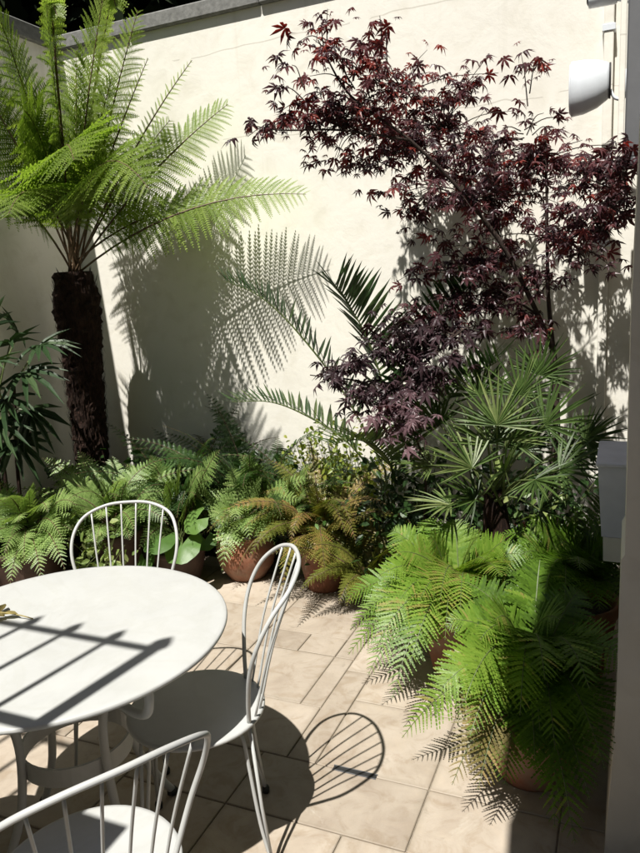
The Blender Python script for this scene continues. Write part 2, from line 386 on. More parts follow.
def fern_frond(parent, name, P, W, npin, npul, mat, stalk, base, tint=0.5, stipe=0.18, fa=0.35, droop=0.25, pw=0.24, fill=0.95, sr=0.004, tipw=0.75, roll=0.0, curl=0.0, face=0.4, tipf=0.35, ntilt=0.3):
    """one lacy frond: spine P (local), pinnae of half-width W, each cut into lobes"""
    L = np.linalg.norm(np.diff(P, axis=0), axis=1).sum()
    up = np.array([0, 0, 1.0])
    ti = stipe + (1 - stipe) * (np.arange(npin) + 0.5) / npin
    B = samp(P, ti); T = unit(samp(P, np.minimum(ti + 0.02, 1)) - samp(P, np.maximum(ti - 0.02, 0)))
    ch = P[-1] - P[0]; az = math.atan2(ch[1], ch[0]) if np.hypot(ch[0], ch[1]) > 1e-4 else 0
    S0 = np.array([-math.sin(az), math.cos(az), 0]); S = unit(S0 - T * (T @ S0)[:, None])
    N = unit(np.cross(T, S))
    if face:      # leaves turn their upper side towards the open, sunny middle of the court
        des = unit(np.array([0.25, -0.6, 0.55])); a_ = math.atan2(-(des @ S.mean(0)), des @ N.mean(0))
        roll = roll + face * float(np.clip(a_, -1.35, 1.35))
    S, N = S * math.cos(roll) + N * math.sin(roll), N * math.cos(roll) - S * math.sin(roll)
    u = (ti - stipe) / (1 - stipe)
    prof = np.minimum(1, (u + 0.12) / 0.38) ** 0.7 * (1 - u) ** tipw * 1.12
    l = W * prof * rng.uniform(0.9, 1.06, npin)
    mb = MB()
    for side in (-1, 1):
        f = fa + 0.5 * u ** 2 + rng.normal(0, 0.05, npin)
        D = unit(S * (side * np.cos(f))[:, None] + T * np.sin(f)[:, None] + N * rng.normal(0.05, 0.06, npin)[:, None])
        F = unit(np.cross(N, D))
        sj = (np.arange(npul) + 0.5) / npul
        dr = droop * rng.uniform(0.7, 1.3, npin)
        def pos(s):   # (npin, len(s), 3)
            s = np.asarray(s)
            return B[:, None] + l[:, None, None] * (s[None, :, None] * D[:, None] - (dr[:, None] * s[None] ** 2)[..., None] * up + curl * (s ** 2)[None, :, None] * T[:, None])
        C = pos(sj)
        hw = (l / npul * 0.5 * fill)[:, None, None]
        ql = (l[:, None] * pw * (1 - sj[None] ** 1.6) ** 0.8 + 0.12 * l[:, None] / npul)[..., None]
        pt = tint + rng.normal(0, 0.10, npin) + (rng.uniform(0, 1, npin) < 0.03) * 0.5
        # midrib strip of each pinna
        se = np.linspace(0, 1, 5); Q = pos(se); wv = (0.012 * l)[:, None, None] * np.array([1, 1, .8, .5, .1])[None, :, None] * F[:, None]
        st = np.stack([Q - wv, Q + wv], 2).reshape(-1, 3)
        idx = (np.arange(npin)[:, None] * 10 + np.arange(4)[None] * 2)[..., None] + np.array([0, 1, 3, 2])
        mb.add(keep_inside(st, base), idx.reshape(-1, 4), None, np.repeat(pt, 10))
        for s2 in (-1, 1):
            E_ = F[:, None] * s2 * 0.9 + D[:, None] * 0.42 - N[:, None] * rng.uniform(0.0, ntilt, (npin, npul, 1))
            Dn = D[:, None]
            a = C - Dn * hw; b = C + Dn * hw
            tip = C + E_ * ql * rng.uniform(0.85, 1.1, (npin, npul, 1))
            v = np.stack([a, b, tip + Dn * hw * tipf, tip - Dn * hw * (tipf - 0.1)], 2)
            if s2 < 0: v = v[:, :, ::-1]
            tt = np.clip(pt[:, None] + rng.normal(0, 0.07, (npin, npul)), 0, 1)
            mb.add(keep_inside(v.reshape(-1, 3), base), np.arange(npin * npul * 4).reshape(-1, 4), None, np.repeat(tt.ravel(), 4))
    fr = mb.build(name, mat, parent)
    sb = MB(); tube(sb, keep_inside(P[::2] if len(P) > 14 else P, base), [sr, sr * 0.8, sr * 0.25], 5); sb.build('stalk', stalk, fr)
    return fr

def blades(mb, base, dirs, nrm, lens, wids, droop=0.1, tints=0.5, fold=0.25, prof=(0.35, 1.0, 0.8, 0.0), segs=(0, 0.3, 0.68, 1.0), clampb=None):
    """many folded strap leaves at once"""
    base = np.asarray(base, float); n = len(base); D = unit(dirs); N = unit(nrm - D * (nrm * D).sum(1, keepdims=True))
    S = np.cross(D, N); s = np.array(segs); w = np.array(prof)
    lens = np.asarray(lens)[:, None, None]; wids = np.asarray(wids)[:, None, None]
    dr = np.broadcast_to(np.asarray(droop), (n,))[:, None, None]
    C = base[:, None] + lens * (s[None, :, None] * D[:, None] - dr * (s ** 2)[None, :, None] * np.array([0, 0, 1.0]))
    Wv = wids * 0.5 * w[None, :, None]
    Lp = C - S[:, None] * Wv + N[:, None] * Wv * fold; Rp = C + S[:, None] * Wv + N[:, None] * Wv * fold
    v = np.stack([Lp, C, Rp], 2).reshape(-1, 3)
    k = len(s)
    idx = []
    for i in range(k - 1):
        for j in range(2): idx.append((i * 3 + j, i * 3 + j + 1, i * 3 + 3 + j + 1, i * 3 + 3 + j))
    q = (np.arange(n)[:, None, None] * (3 * k) + np.array(idx)[None]).reshape(-1, 4)
    if clampb is not None: v = keep_inside(v, clampb)
    t = np.broadcast_to(np.asarray(tints, float), (n,))
    return mb.add(v, q, None, np.repeat(t, 3 * k))

def pinnate_frond(parent, name, P, nl, length, width, mat, stalk, base, stipe=0.15, fa=0.75, droop=0.12, tint=0.5, sr=0.006, vee=0.35, prof=(0.4, 1.0, 0.75, 0.0), tip=0.35, roll=0.0, fold=0.25):
    ti = stipe + (1 - stipe) * (np.arange(nl) + 0.5) / nl
    B = samp(P, ti); T = unit(samp(P, np.minimum(ti + 0.02, 1)) - samp(P, np.maximum(ti - 0.02, 0)))
    ch = P[-1] - P[0]; az = math.atan2(ch[1], ch[0])
    S0 = np.array([-math.sin(az), math.cos(az), 0]); S = unit(S0 - T * (T @ S0)[:, None]); N = unit(np.cross(T, S))
    S, N = S * math.cos(roll) + N * math.sin(roll), N * math.cos(roll) - S * math.sin(roll)
    u = (ti - stipe) / (1 - stipe)
    ll = length * np.minimum(1, (u + 0.25) / 0.5) ** 0.6 * (tip + (1 - tip) * (1 - u) ** 0.7)
    mb = MB()
    for side in (-1, 1):
        f = fa * (0.75 + 0.5 * u) + rng.normal(0, 0.07, nl)
        D = S * (side * np.cos(f))[:, None] + T * np.sin(f)[:, None] + N * (vee * rng.uniform(0.6, 1.3, nl))[:, None]
        blades(mb, B, D, N, ll * rng.uniform(0.9, 1.08, nl), width * (0.5 + 0.5 * (1 - u)) * rng.uniform(0.85, 1.1, nl), droop * rng.uniform(0.5, 1.5, nl), tint + rng.normal(0, 0.14, nl), fold, prof, clampb=base)
    fr = mb.build(name, mat, parent)
    sb = MB(); tube(sb, keep_inside(P, base), [sr, sr * 0.8, sr * 0.25], 5); sb.build('stalk', stalk, fr)
    return fr

def fern_plant(name, label, loc, n, L, W, mat, cat='fern', group=None, npin=22, npul=9, e=(35, 80), bend=(70, 120), az=(0, 360), tint=0.5, zc=0.0, dark=None, brown=0, **kw):
    """a tuft of fronds on an Empty at the plant's base"""
    t = thing(name, label, cat, loc, group); b = np.array(loc, float)
    for k in range(n):
        a = R(az[0] + (az[1] - az[0]) * (k + rng.uniform(0.1, 0.9)) / n)
        ee = R(rng.uniform(*e)); P = spine(L * rng.uniform(0.72, 1.1), ee, R(rng.uniform(*bend)), a, twist=rng.normal(0, 0.25)) + np.array([0, 0, zc])
        mt = M['fern_brown'] if k < brown else mat
        fern_frond(t, 'frond', P, W * rng.uniform(0.85, 1.1), npin, npul, mt, M['stipe'], b, tint=tint + rng.normal(0, 0.12), roll=rng.normal(0, 0.25), **kw)
    return t

def frond_to(t, base, tgt, W, mat, npin=22, npul=9, arch=0.3, tint=0.55, roll=0.0, stalk=None, name='frond', start=(0, 0, 0), **kw):
    """a frond that arches from the plant's crown to a given world point"""
    a = np.array(start, float); c = np.asarray(tgt, float) - base
    L = np.linalg.norm(c - a); mid = a + (c - a) * 0.5 + np.array([0, 0, arch * L])
    tt = np.linspace(0, 1, 23)[:, None]
    P = (1 - tt) ** 2 * a + 2 * tt * (1 - tt) * mid + tt ** 2 * c
    return fern_frond(t, name, P, W, npin, npul, mat, stalk or M['stipe'], base, tint=tint, roll=roll, **kw)

def fan_leaf(t, base, hub, axis, normal, Rl, mat, nseg=26, spread=115, width=0.024, tint=0.5, droop=0.06, start=(0, 0, 0), cone=0.12):
    hub = np.asarray(hub, float) - base; A = unit(axis); N = unit(np.asarray(normal, float) - A * (np.asarray(normal, float) @ A)); S = np.cross(N, A)
    th = R(spread) * np.linspace(-1, 1, nseg) + rng.normal(0, 0.02, nseg)
    D = np.cos(th)[:, None] * A + np.sin(th)[:, None] * S + cone * np.abs(np.sin(th))[:, None] * N + rng.normal(0, 0.055, (nseg, 3))
    mb = MB()
    blades(mb, np.repeat(hub[None], nseg, 0), D, np.repeat(N[None], nseg, 0), Rl * (1 - 0.28 * np.abs(th / R(spread)) ** 1.5) * rng.uniform(0.92, 1.06, nseg), np.full(nseg, width) * rng.uniform(0.85, 1.1, nseg), droop * rng.uniform(0.3, 2.2, nseg), tint + rng.normal(0, 0.16, nseg), 0.75, (0.2, 0.95, 0.9, 0.0), (0, 0.22, 0.6, 1.0), base)
    fr = mb.build('fan_leaf', mat, t)
    sb = MB(); a = np.array(start, float); mid = (a + hub) / 2 + np.array([0, 0, 0.04]); tube(sb, catmull([a, mid, hub], 5), [0.007, 0.005, 0.004], 5); sb.build('stalk', M['gstalk'], fr)
    return fr

def pot(loc, r, h, label, style=0, mat='terracotta', name='plant_pot', group=None):
    t = thing(name, label, 'plant pot', loc, group)
    rb = r * 0.68
    prof = [(0.001, 0.0), (rb * 0.96, 0.0), (rb, 0.012), (rb + (r - rb) * 0.55, h * 0.45), (r * 0.96, h * 0.84), (r * 0.965, h * 0.86), (r * 1.03, h * 0.865), (r * 1.05, h * 0.9), (r * 1.05, h * 0.985), (r * 1.03, h), (r * 0.95, h), (r * 0.93, h * 0.97), (r * 0.9, h * 0.8)]
    if style == 1:   # rounded belly
        prof = [(0.001, 0.0), (rb * 0.95, 0.0), (rb, 0.012), (r * 0.95, h * 0.3), (r * 1.04, h * 0.55), (r * 1.0, h * 0.8), (r * 0.9, h * 0.9), (r * 0.97, h * 0.95), (r * 0.97, h), (r * 0.88, h), (r * 0.84, h * 0.95), (r * 0.86, h * 0.78)]
    mb = MB(); lathe(mb, prof, 32, wob=0.008); mb.build('pot_body', M[mat], t, True)
    sb = MB(); rr = prof[-1][0]
    lathe(sb, [(rr, h * 0.82), (rr * 0.6, h * 0.86), (0.001, h * 0.87)], 20); sb.build('soil', M['soil'], t, True)
    return t

# ------------------------------------------------------------------ the setting: ground, paving, walls
mb = MB(); mb.add([(-60, -60, -0.06), (60, -60, -0.06), (60, 60, -0.06), (-60, 60, -0.06)], [(0, 1, 2, 3)])
struct(mb.build('ground', M['gravel']))
mb = MB(); box(mb, -3.44, 2.2, -0.58, 3.62, -0.055, -0.006)
paving = struct(mb.build('pavement', M['mortar']))

zone = [(-1.57, -1.16, 1.444, 1.719), (-1.16, -.75, 1.444, 1.719), (-.75, -.34, 1.444, 1.719), (-.34, -.14, 1.444, 1.719),
        (-1.57, -1.16, 1.719, 1.994), (-1.16, -.55, 1.719, 1.994), (-.55, -.14, 1.719, 1.994),
        (-1.57, -1.068, 1.994, 2.31), (-1.068, -.958, 1.994, 2.6), (-.958, -.55, 1.994, 2.4), (-.55, -.14, 1.994, 2.4),
        (-1.57, -1.159, 2.31, 2.69), (-1.159, -1.068, 2.31, 2.69), (-1.068, -.958, 2.6, 3.1), (-.958, -.55, 2.4, 2.81), (-.55, -.14, 2.4, 2.81),
        (-.958, -.6, 2.81, 3.1), (-.6, -.14, 2.81, 3.1), (-1.57, -1.345, 2.69, 2.855), (-1.345, -1.159, 2.69, 2.855), (-1.159, -1.068, 2.69, 3.1), (-1.57, -1.159, 2.855, 3.1)]
def fill(x0, x1, y0, y1, dx=0.61, dy=0.406):
    out = []; y = y0; k = 0
    while y < y1 - 0.02:
        ye = y + dy if y1 - y - dy > 0.1 else y1
        x = x0; xe = x0 + dx * (0.45 if k % 2 else 1.0)
        while x < x1 - 0.02:
            xe = xe if x1 - xe > 0.1 else x1
            out.append((x, xe, y, ye)); x = xe; xe = x + dx
        y = ye; k += 1
    return out
tiles = zone + fill(-3.43, -1.57, -0.2, 3.6) + fill(-1.57, -.14, -0.2, 1.444, 0.41, 0.274) + fill(-.14, 2.1, -0.45, 3.6) + fill(-1.57, -.14, 3.1, 3.6, 0.61, 0.5)
for (x0, x1, y0, y1) in tiles:
    g = 0.0022; mb = MB(); dz = rng.uniform(-0.0012, 0.0012)
    cx, cy = (x0 + x1) / 2, (y0 + y1) / 2
    box(mb, x0 + g - cx, x1 - g - cx, y0 + g - cy, y1 - g - cy, -0.03, 0.0, 0.0025)
    mb.build('tile', M['tile'], paving, loc=(cx, cy, dz))
# slot drain let into a joint
t = thing('floor_drain', 'narrow dark slot drain let into the paving beside the chair shadow', 'drain', (-0.81, 1.994, 0.0))
mb = MB(); box(mb, -0.078, 0.078, -0.011, 0.011, 0.0005, 0.0022); mb.build('slot', M['black'], t)
for y in (-0.0115, 0.0115):
    mb = MB(); box(mb, -0.08, 0.08, y - 0.0015, y + 0.0015, 0.0005, 0.0032); mb.build('edge_bar', M['grey_metal'], t)
# planting bed along the wall
nx, ny = 90, 12
gx, gy = np.meshgrid(np.linspace(-3.45, 0.13, nx), np.linspace(3.6, 4.0, ny))
gz = 0.05 + 0.03 * np.sin(gx * 3.1) * np.sin(gy * 7) + rng.normal(0, 0.012, gx.shape); gz[0] = -0.02
i = (np.arange(ny - 1)[:, None] * nx + np.arange(nx - 1)[None]).ravel()
mb = MB(); mb.add(np.stack([gx, gy, gz], -1).reshape(-1, 3), np.stack([i, i + 1, i + 1 + nx, i + nx], -1))
struct(mb.build('soil_bed', M['soil'], None, True))

WH = 3.22
t = thing('garden_wall', 'tall cream rendered garden wall across the back with grey coping', 'wall', (-1.2, 4.0, 0))
mb = MB(); box(mb, -2.5, 2.6, 0.0, 0.24, -0.05, WH); mb.build('wall_face', M['wall'], t)
x = -2.6; 
while x < 2.6:
    L = 0.92; mb = MB(); box(mb, x + 0.002, min(x + L, 2.62) - 0.002, -0.035, 0.29, WH, WH + 0.088, 0.008); mb.build('coping_stone', M['coping'], t); x += L
t = thing('garden_wall', 'shaded cream garden wall on the left behind the tree fern', 'wall', (-3.46, 1.9, 0))
mb = MB(); box(mb, -0.24, 0.0, -2.2, 2.098, -0.05, WH + 0.004); mb.build('wall_face', M['wall'], t)
y = -2.2
while y < 1.95:
    mb = MB(); box(mb, -0.27, 0.03, y + 0.002, min(y + 0.92, 2.06) - 0.002, WH + 0.004, WH + 0.102, 0.008); mb.build('coping_stone', M['coping'], t); y += 0.92
# wall on the right, seen almost edge on
t = thing('house_wall', 'beige house wall corner at the right edge, in shade', 'wall', (0.0, 1.9, 0))
def prism_z(mb, prof, y0, y1, x1):
    """a wall end whose left edge follows prof = [(x, z)...]"""
    n = len(prof); v = []
    for (x, z) in prof: v += [(x, y0, z), (x1, y0, z), (x1, y1, z), (x, y1, z)]
    q = [(0, 3, 2, 1), (4 * n - 4, 4 * n - 3, 4 * n - 2, 4 * n - 1)]
    for k in range(n - 1):
        a = 4 * k
        for j in range(4): q.append((a + j, a + (j + 1) % 4, a + 4 + (j + 1) % 4, a + 4 + j))
    mb.add(v, q)
mb = MB(); prism_z(mb, [(-0.014, -0.05), (-0.010, 0.06), (0.0, 0.25), (0.007, 0.5), (0.008, 0.80), (0.009, 0.90), (0.017, 0.915), (0.016, 1.2), (0.014, 1.52), (0.02, 1.9), (0.03, 2.62)], 0.0, 0.32, 0.5)
mb.build('wall_end', M['wall2'], t)
mb = MB(); box(mb, 0.13, 0.5, 0.32, 2.1, -0.05, 2.62); mb.build('wall_face', M['wall2'], t)
mb = MB(); box(mb, 0.14, 4.0, -1.9, 2.1, 2.623, 6.2); mb.build('sky_block_wall', M['brick'], t)  # unseen tall upper part, added to block sky light from the right
# cream square post in the back right corner
t = thing('corner_post', 'narrow cream painted post on the back wall, right of the maple', 'post', (-0.107, 3.972, 0))
mb = MB(); box(mb, -0.022, 0.022, -0.026, 0.026, 0.0, 3.2, 0.003); mb.build('post_shaft', M['wall'], t)
for z in (0.7, 1.75, 2.75):
    mb = MB(); box(mb, -0.03, 0.03, -0.031, 0.026, z, z + 0.03, 0.002); mb.build('bracket', M['white_plain'], t)

# the house behind the camera: its upper storey shades the right foreground
t = thing('house', 'beige house behind the viewer with an overhanging upper storey', 'house', (0, -0.6, 0))
mb = MB(); box(mb, -0.55, 6.0, -5.0, 0.0, -0.05, 2.7); mb.build('wall', M['brick'], t)
def slab(mb, pts, z0, z1):
    v = [(x, y, z) for z in (z0, z1) for (x, y) in pts]; n = len(pts)
    mb.add(v, [(3, 2, 1, 0), (4, 5, 6, 7)] + [(k, (k + 1) % 4, 4 + (k + 1) % 4, 4 + k) for k in range(4)])
mb = MB(); slab(mb, [(0.09, -5.0), (6.0, -5.0), (6.0, 1.1), (-0.475, 1.1)], 2.703, 6.3); mb.build('upper_storey', M['brick'], t)
mb = MB(); slab(mb, [(0.15, -5.2), (6.2, -5.2), (6.2, 1.12), (-0.45, 1.12)], 6.303, 6.5); mb.build('roof', M['grey_metal'], t)

t = thing('sky_blocker', 'unseen dark brick block beyond the left garden wall, added to cut sky light', 'house', (-4.3, 0, 0))  # unseen building added to cut sky light and deepen the shade
mb = MB(); box(mb, -5.0, 0.0, -6.0, 3.3, -0.05, 6.0); mb.build('wall', M['brick'], t)
mb = MB(); box(mb, -5.2, 0.12, -6.2, 3.4, 6.003, 6.2, 0.02); mb.build('roof', M['grey_metal'], t)

# picket railing on a low wall, left of the viewer; its shadow falls over the table
t = thing('garden_wall', 'low rendered wall under the picket railing left of the viewer', 'wall', (-2.24, 0.27, 0))
mb = MB(); box(mb, -1.20, 1.12, -0.07, 0.08, -0.05, 1.89, 0.004); mb.build('wall_face', M['wall'], t)
t = thing('picket_railing', 'grey picket railing whose shadow falls on the white table', 'railing', (-1.271, 0.345, 1.89))
mb = MB(); box(mb, -0.019, 0.019, -0.019, 0.019, 0.0, 0.86, 0.004); lathe(mb, [(0.022, 0.858), (0.03, 0.88), (0.024, 0.91), (0.012, 0.94), (0.001, 0.975)], 10); mb.build('post', M['grey_metal'], t)
for z, hh in ((0.818, 0.022), (0.12, 0.04)):
    mb = MB(); box(mb, -2.2, -0.02, -0.012, 0.012, z, z + hh, 0.003); mb.build('rail', M['grey_metal'], t)
for k in range(1, 14):
    mb = MB(); x = -0.152 * k
    box(mb, x - 0.009, x + 0.009, -0.009, 0.009, 0.02, 0.88, 0.002); lathe(mb, [(0.010, 0.86), (0.021, 0.88), (0.018, 0.905), (0.009, 0.935), (0.001, 0.965)], 8, (x, 0, 0)); mb.build('picket', M['grey_metal'], t)

# dark yews beyond the wall
def yew(x, y, label):
    t = thing('yew_tree', label, 'tree', (x, y, 0), 'dark trees beyond the garden walls')
    mb = MB(); tube(mb, [(0, 0, -0.05), (0.05, 0, 1.5), (0, 0.05, 3.5), (0.02, 0, 6)], [0.2, 0.16, 0.1, 0.03], 8); mb.build('trunk', M['bark'], t)
    n = 7000
    z = rng.uniform(0.8, 7.2, n); a = rng.uniform(0, 2 * PI, n)
    rm = np.interp(z, [0.8, 2.5, 4.0, 4.5, 6, 7.2], [0.9, 1.05, 1.1, 1.45, 1.2, 0.3]) * (1 + 0.1 * np.sin(a * 5 + z * 3))  # crown shape bulges out high up to shade the foliage below
    rr = rm * rng.uniform(0.15, 1, n) ** 0.5
    c = np.stack([rr * np.cos(a), rr * np.sin(a), z], -1)
    d = unit(rng.normal(0, 1, (n, 3))); s = unit(np.cross(d, rng.normal(0, 1, (n, 3))))
    L = rng.uniform(0.10, 0.22, n)[:, None]
    v = np.stack([c - d * L, c + s * L * 0.45, c + d * L, c - s * L * 0.45], 1).reshape(-1, 3)
    mb = MB(); mb.add(v, np.arange(n * 4).reshape(-1, 4), None, np.repeat(rng.uniform(0.1, 0.9, n), 4)); mb.build('crown', M['yew'], t)
for x, y, lb in ((-8.2, 5.4, 'dark yew tree furthest left beyond the left garden wall'), (-6.5, 5.7, 'dark yew tree beyond the left garden wall, behind the fern tips'), (-4.8, 5.6, 'dark yew tree behind the corner of the two garden walls'), (-3.1, 5.7, 'dark yew tree above the grey coping of the back wall'), (-1.4, 5.6, 'dark yew tree behind the back wall, above the maple')):
    yew(x, y, lb)

# ------------------------------------------------------------------ table and chairs
TC = (-1.456, 1.42)
t = thing('garden_table', 'round white metal garden table with picket shadows across its top', 'table', (*TC, 0))
mb = MB(); lathe(mb, [(0.001, 0.713), (0.452, 0.713), (0.463, 0.7065), (0.4685, 0.7075), (0.4705, 0.712), (0.4695, 0.718), (0.466, 0.7205), (0.455, 0.7212), (0.3, 0.7203), (0.001, 0.7198)], 96); mb.build('table_top', M['white'], t, True)
mb = MB(); lathe(mb, [(0.15, 0.33), (0.15, 0.385), (0.158, 0.385), (0.158, 0.33), (0.15, 0.33)], 40); mb.build('brace_ring', M['white'], t)
mb = MB(); lathe(mb, [(0.33, 0.692), (0.33, 0.7125), (0.345, 0.7125), (0.345, 0.692), (0.33, 0.692)], 48); mb.build('rim_ring', M['white'], t)
for k in range(4):
    a = R(-20 + 90 * k); prof = [(.425, .712), (.428, .665), (.41, .622), (.355, .602), (.27, .594), (.205, .565), (.172, .49), (.166, .38), (.19, .23), (.255, .09), (.30, .012)]
    mb = MB(); tube(mb, catmull([(r * math.cos(a), r * math.sin(a), z) for r, z in prof], 4), 0.0125, 10); lg = mb.build('leg', M['white'], t, True)
    mb = MB(); lathe(mb, [(0.001, 0), (0.018, 0), (0.018, 0.012), (0.013, 0.02), (0.001, 0.021)], 12, (0.30 * math.cos(a), 0.30 * math.sin(a), 0.001)); mb.build('foot', M['black'], lg)

def make_chair():
    parts = []
    mb = MB(); lathe(mb, [(0.001, 0.440), (0.188, 0.441), (0.197, 0.439), (0.2015, 0.442), (0.202, 0.447), (0.199, 0.4515), (0.190, 0.452), (0.15, 0.449), (0.001, 0.447)], 56); parts.append(('seat', mb.mesh('seat', M['white'], True), []))
    hoop = np.array([(-.118, -.150, .452), (-.146, -.152, .53), (-.182, -.162, .635), (-.206, -.188, .725), (-.202, -.230, .80), (-.168, -.282, .852), (-.09, -.318, .882), (0, -.328, .888)])
    hoop = np.vstack([hoop, (hoop * np.array([-1, 1, 1]))[-2::-1]])
    H = catmull(hoop, 6)
    mb = MB(); tube(mb, H, 0.0064, 10); parts.append(('back_hoop', mb.mesh('back_hoop', M['white'], True), []))
    for k in range(6):
        u = -1 + 2 * (k + 0.5) / 6
        x1 = u * 0.178; j = np.argmin(np.abs(H[:, 0] - x1) + 2 * (H[:, 2] < 0.75)); tp = H[j]
        a = u * 0.60; bs = np.array([0.192 * math.sin(a), -0.192 * math.cos(a), 0.449])
        md = bs * 0.5 + tp * 0.5 + np.array([0, 0.012, 0.0])
        mb = MB(); tube(mb, catmull([bs, md, tp], 5), 0.0035, 8); parts.append(('spindle', mb.mesh('spindle', M['white'], True), []))
    for sx in (-1, 1):
        for sy in (-1, 1):
            f = np.array([sx * 0.165, sy * 0.175 - 0.01, 0.012])
            mb = MB(); tube(mb, catmull([(sx * .06, sy * .07, .430), (sx * .095, sy * .105, .428), (sx * .118, sy * .128, .405), (sx * .128, sy * .138, .33), (sx * .148, sy * .158, .15), tuple(f)], 5), 0.0054, 8)
            tube(mb, [(sx * .118, sy * .150, .437), (sx * .145, sy * .166, .20), tuple(f)], 0.0050, 8)
            mf = MB(); lathe(mf, [(0.001, 0), (0.012, 0), (0.013, 0.014), (0.010, 0.022), (0.001, 0.023)], 10, (f[0], f[1], 0.0015))
            parts.append(('leg', mb.mesh('leg', M['white'], True), [('foot', mf.mesh('foot', M['black'], True))]))
    return parts
CH = make_chair()
def chair(x, y, face, label):
    """face = the direction, in degrees, the sitter looks"""
    t = thing('garden_chair', label, 'chair', (x, y, 0), 'white hoop back chairs round the table', R(face - 90))
    for nm, me, subs in CH:
        o = link(nm, me, t)
        for n2, m2 in subs: link(n2, m2, o)
    return t
def face_to(x, y): return math.degrees(math.atan2(TC[1] - y, TC[0] - x))
chair(-1.13, 1.572, 211, 'white metal chair right of the table, its back turned to the big fern')
chair(-1.02, 0.971, 149, 'white metal chair nearest the viewer, cut off by the lower edge')
chair(-1.64, 1.86, -66, 'white metal chair behind the table, only its hoop back showing').scale = (0.96, 0.96, 0.96)
chair(-1.80, 1.10, face_to(-1.80, 1.10), 'white metal chair left of the table, mostly outside the left edge')

# a dry sprig lying on the table
sg = at(8, 619, 1.0); d = sg - CAM; sg = CAM + d * ((0.722 - 1.65) / d[2])
t = thing('dry_sprig', 'dry yellowish leaf sprig lying on the left of the white table', 'sprig', (sg[0], sg[1], 0.7215))
mb = MB(); tube(mb, catmull([(-0.16, -0.02, 0.004), (-0.05, 0.0, 0.016), (0.03, 0.012, 0.012), (0.08, 0.018, 0.004)], 5), 0.002, 5); mb.build('stem', M['dry'], t)
for k in range(9):
    mb = MB(); a = rng.uniform(0, 2 * PI); b = np.array([[-0.15 + 0.018 * k, rng.normal(0, 0.006), 0.012]])
    blades(mb, b, np.array([[math.cos(a), math.sin(a), 0.15]]), np.array([[0, 0, 1.0]]), [0.055], [0.026], 0.1, 0.5 + rng.normal(0, 0.2), 0.3); mb.build('leaf', M['fern_brown'], t)

# ------------------------------------------------------------------ things on the right hand walls
sp0 = at(590, 87, 3.58)
t = thing('wall_speaker', 'white outdoor loudspeaker on a bracket high on the right', 'speaker', tuple(sp0)); t.scale = (0.80, 0.80, 0.80)
def loft(mb, rings):
    n = len(rings[0]); v = np.concatenate(rings); q = []
    for k in range(len(rings) - 1):
        for i in range(n): q.append((k * n + i, k * n + (i + 1) % n, k * n + n + (i + 1) % n, k * n + n + i))
    c0 = len(v); v = np.vstack([v, rings[0].mean(0), rings[-1].mean(0)])
    tr = [(c0, (i + 1) % n, i) for i in range(n)] + [(c0 + 1, (len(rings) - 1) * n + i, (len(rings) - 1) * n + (i + 1) % n) for i in range(n)]
    mb.add(v, q, tr)
def srect(x, cy, cz, hy, hz, n=32, p=2.15):
    a = np.arange(n) * 2 * PI / n; c, s = np.cos(a), np.sin(a)
    return np.stack([np.full(n, x), cy + hy * np.sign(c) * np.abs(c) ** (2 / p), cz + hz * np.sign(s) * np.abs(s) ** (2 / p)], -1)
mb = MB(); loft(mb, [srect(-0.100, 0, 0, 0.088, 0.137), srect(-0.096, 0, 0, 0.094, 0.143), srect(-0.03, 0, 0.003, 0.092, 0.139), srect(0.04, 0, 0.010, 0.082, 0.122), srect(0.085, 0, 0.017, 0.066, 0.098), srect(0.098, 0, 0.018, 0.058, 0.088)]); mb.build('housing', M['white_plain'], t, True)
mb = MB(); loft(mb, [srect(-0.106, 0, 0, 0.078, 0.127), srect(-0.1005, 0, 0, 0.081, 0.131)]); mb.build('grille', M['white_plain'], t, True)
mb = MB(); loft(mb, [srect(0.098, 0, 0.018, 0.062, 0.092), srect(0.106, 0, 0.018, 0.062, 0.092)]); mb.build('back_plate', M['black'], t, True)
mb = MB(); tube(mb, catmull([(0.104, 0, -0.03), (0.13, 0, -0.075), (0.17, 0, -0.08), (0.20, 0, -0.04)], 5), 0.009, 8); box(mb, 0.17, 0.21, -0.03, 0.03, -0.06, 0.06, 0.004); mb.build('bracket', M['white_plain'], t, True)
cp = at(601, -2, 3.6)
t = thing('security_camera', 'small white security camera at the top right with dark lens', 'camera', tuple(cp))
mb = MB(); loft(mb, [srect(-0.05, 0, 0, .03, .03, 20, 2), srect(-0.047, 0, 0, .033, .033, 20, 2), srect(0.06, 0, 0, .033, .033, 20, 2), srect(0.066, 0, 0, .028, .028, 20, 2)]); mb.build('camera_body', M['white_plain'], t, True)
mb = MB(); loft(mb, [srect(-0.058, 0, 0, .012, .012, 16, 2), srect(-0.0505, 0, 0, .025, .025, 16, 2)]); mb.build('lens', M['gravel_dark'], t, True)
mb = MB(); box(mb, -0.07, 0.07, -0.037, 0.037, 0.034, 0.038); mb.build('hood', M['white_plain'], t)
mb = MB(); tube(mb, [(0.06, 0, -0.01), (0.11, 0, -0.03), (0.15, 0, -0.03)], 0.011, 8); mb.build('bracket', M['white_plain'], t, True)
# grey vertical duct on the right hand wall
g0 = at(625, 120, 3.2)
t = thing('wall_duct', 'dark grey vertical metal duct at the upper right edge', 'duct', (g0[0], 3.2, g0[2]))
mb = MB(); box(mb, 0.0, 0.16, 0.0, 0.14, -0.14, 1.3, 0.006); mb.build('duct_body', M['grey_metal'], t)
mb = MB(); box(mb, -0.006, 0.16, -0.006, 0.146, -0.17, -0.14, 0.004); mb.build('end_collar', M['grey_metal'], t)
mb = MB(); box(mb, -0.026, -0.003, 0.02, 0.06, -0.14, 1.3, 0.003); mb.build('side_strip', M['wall'], t)
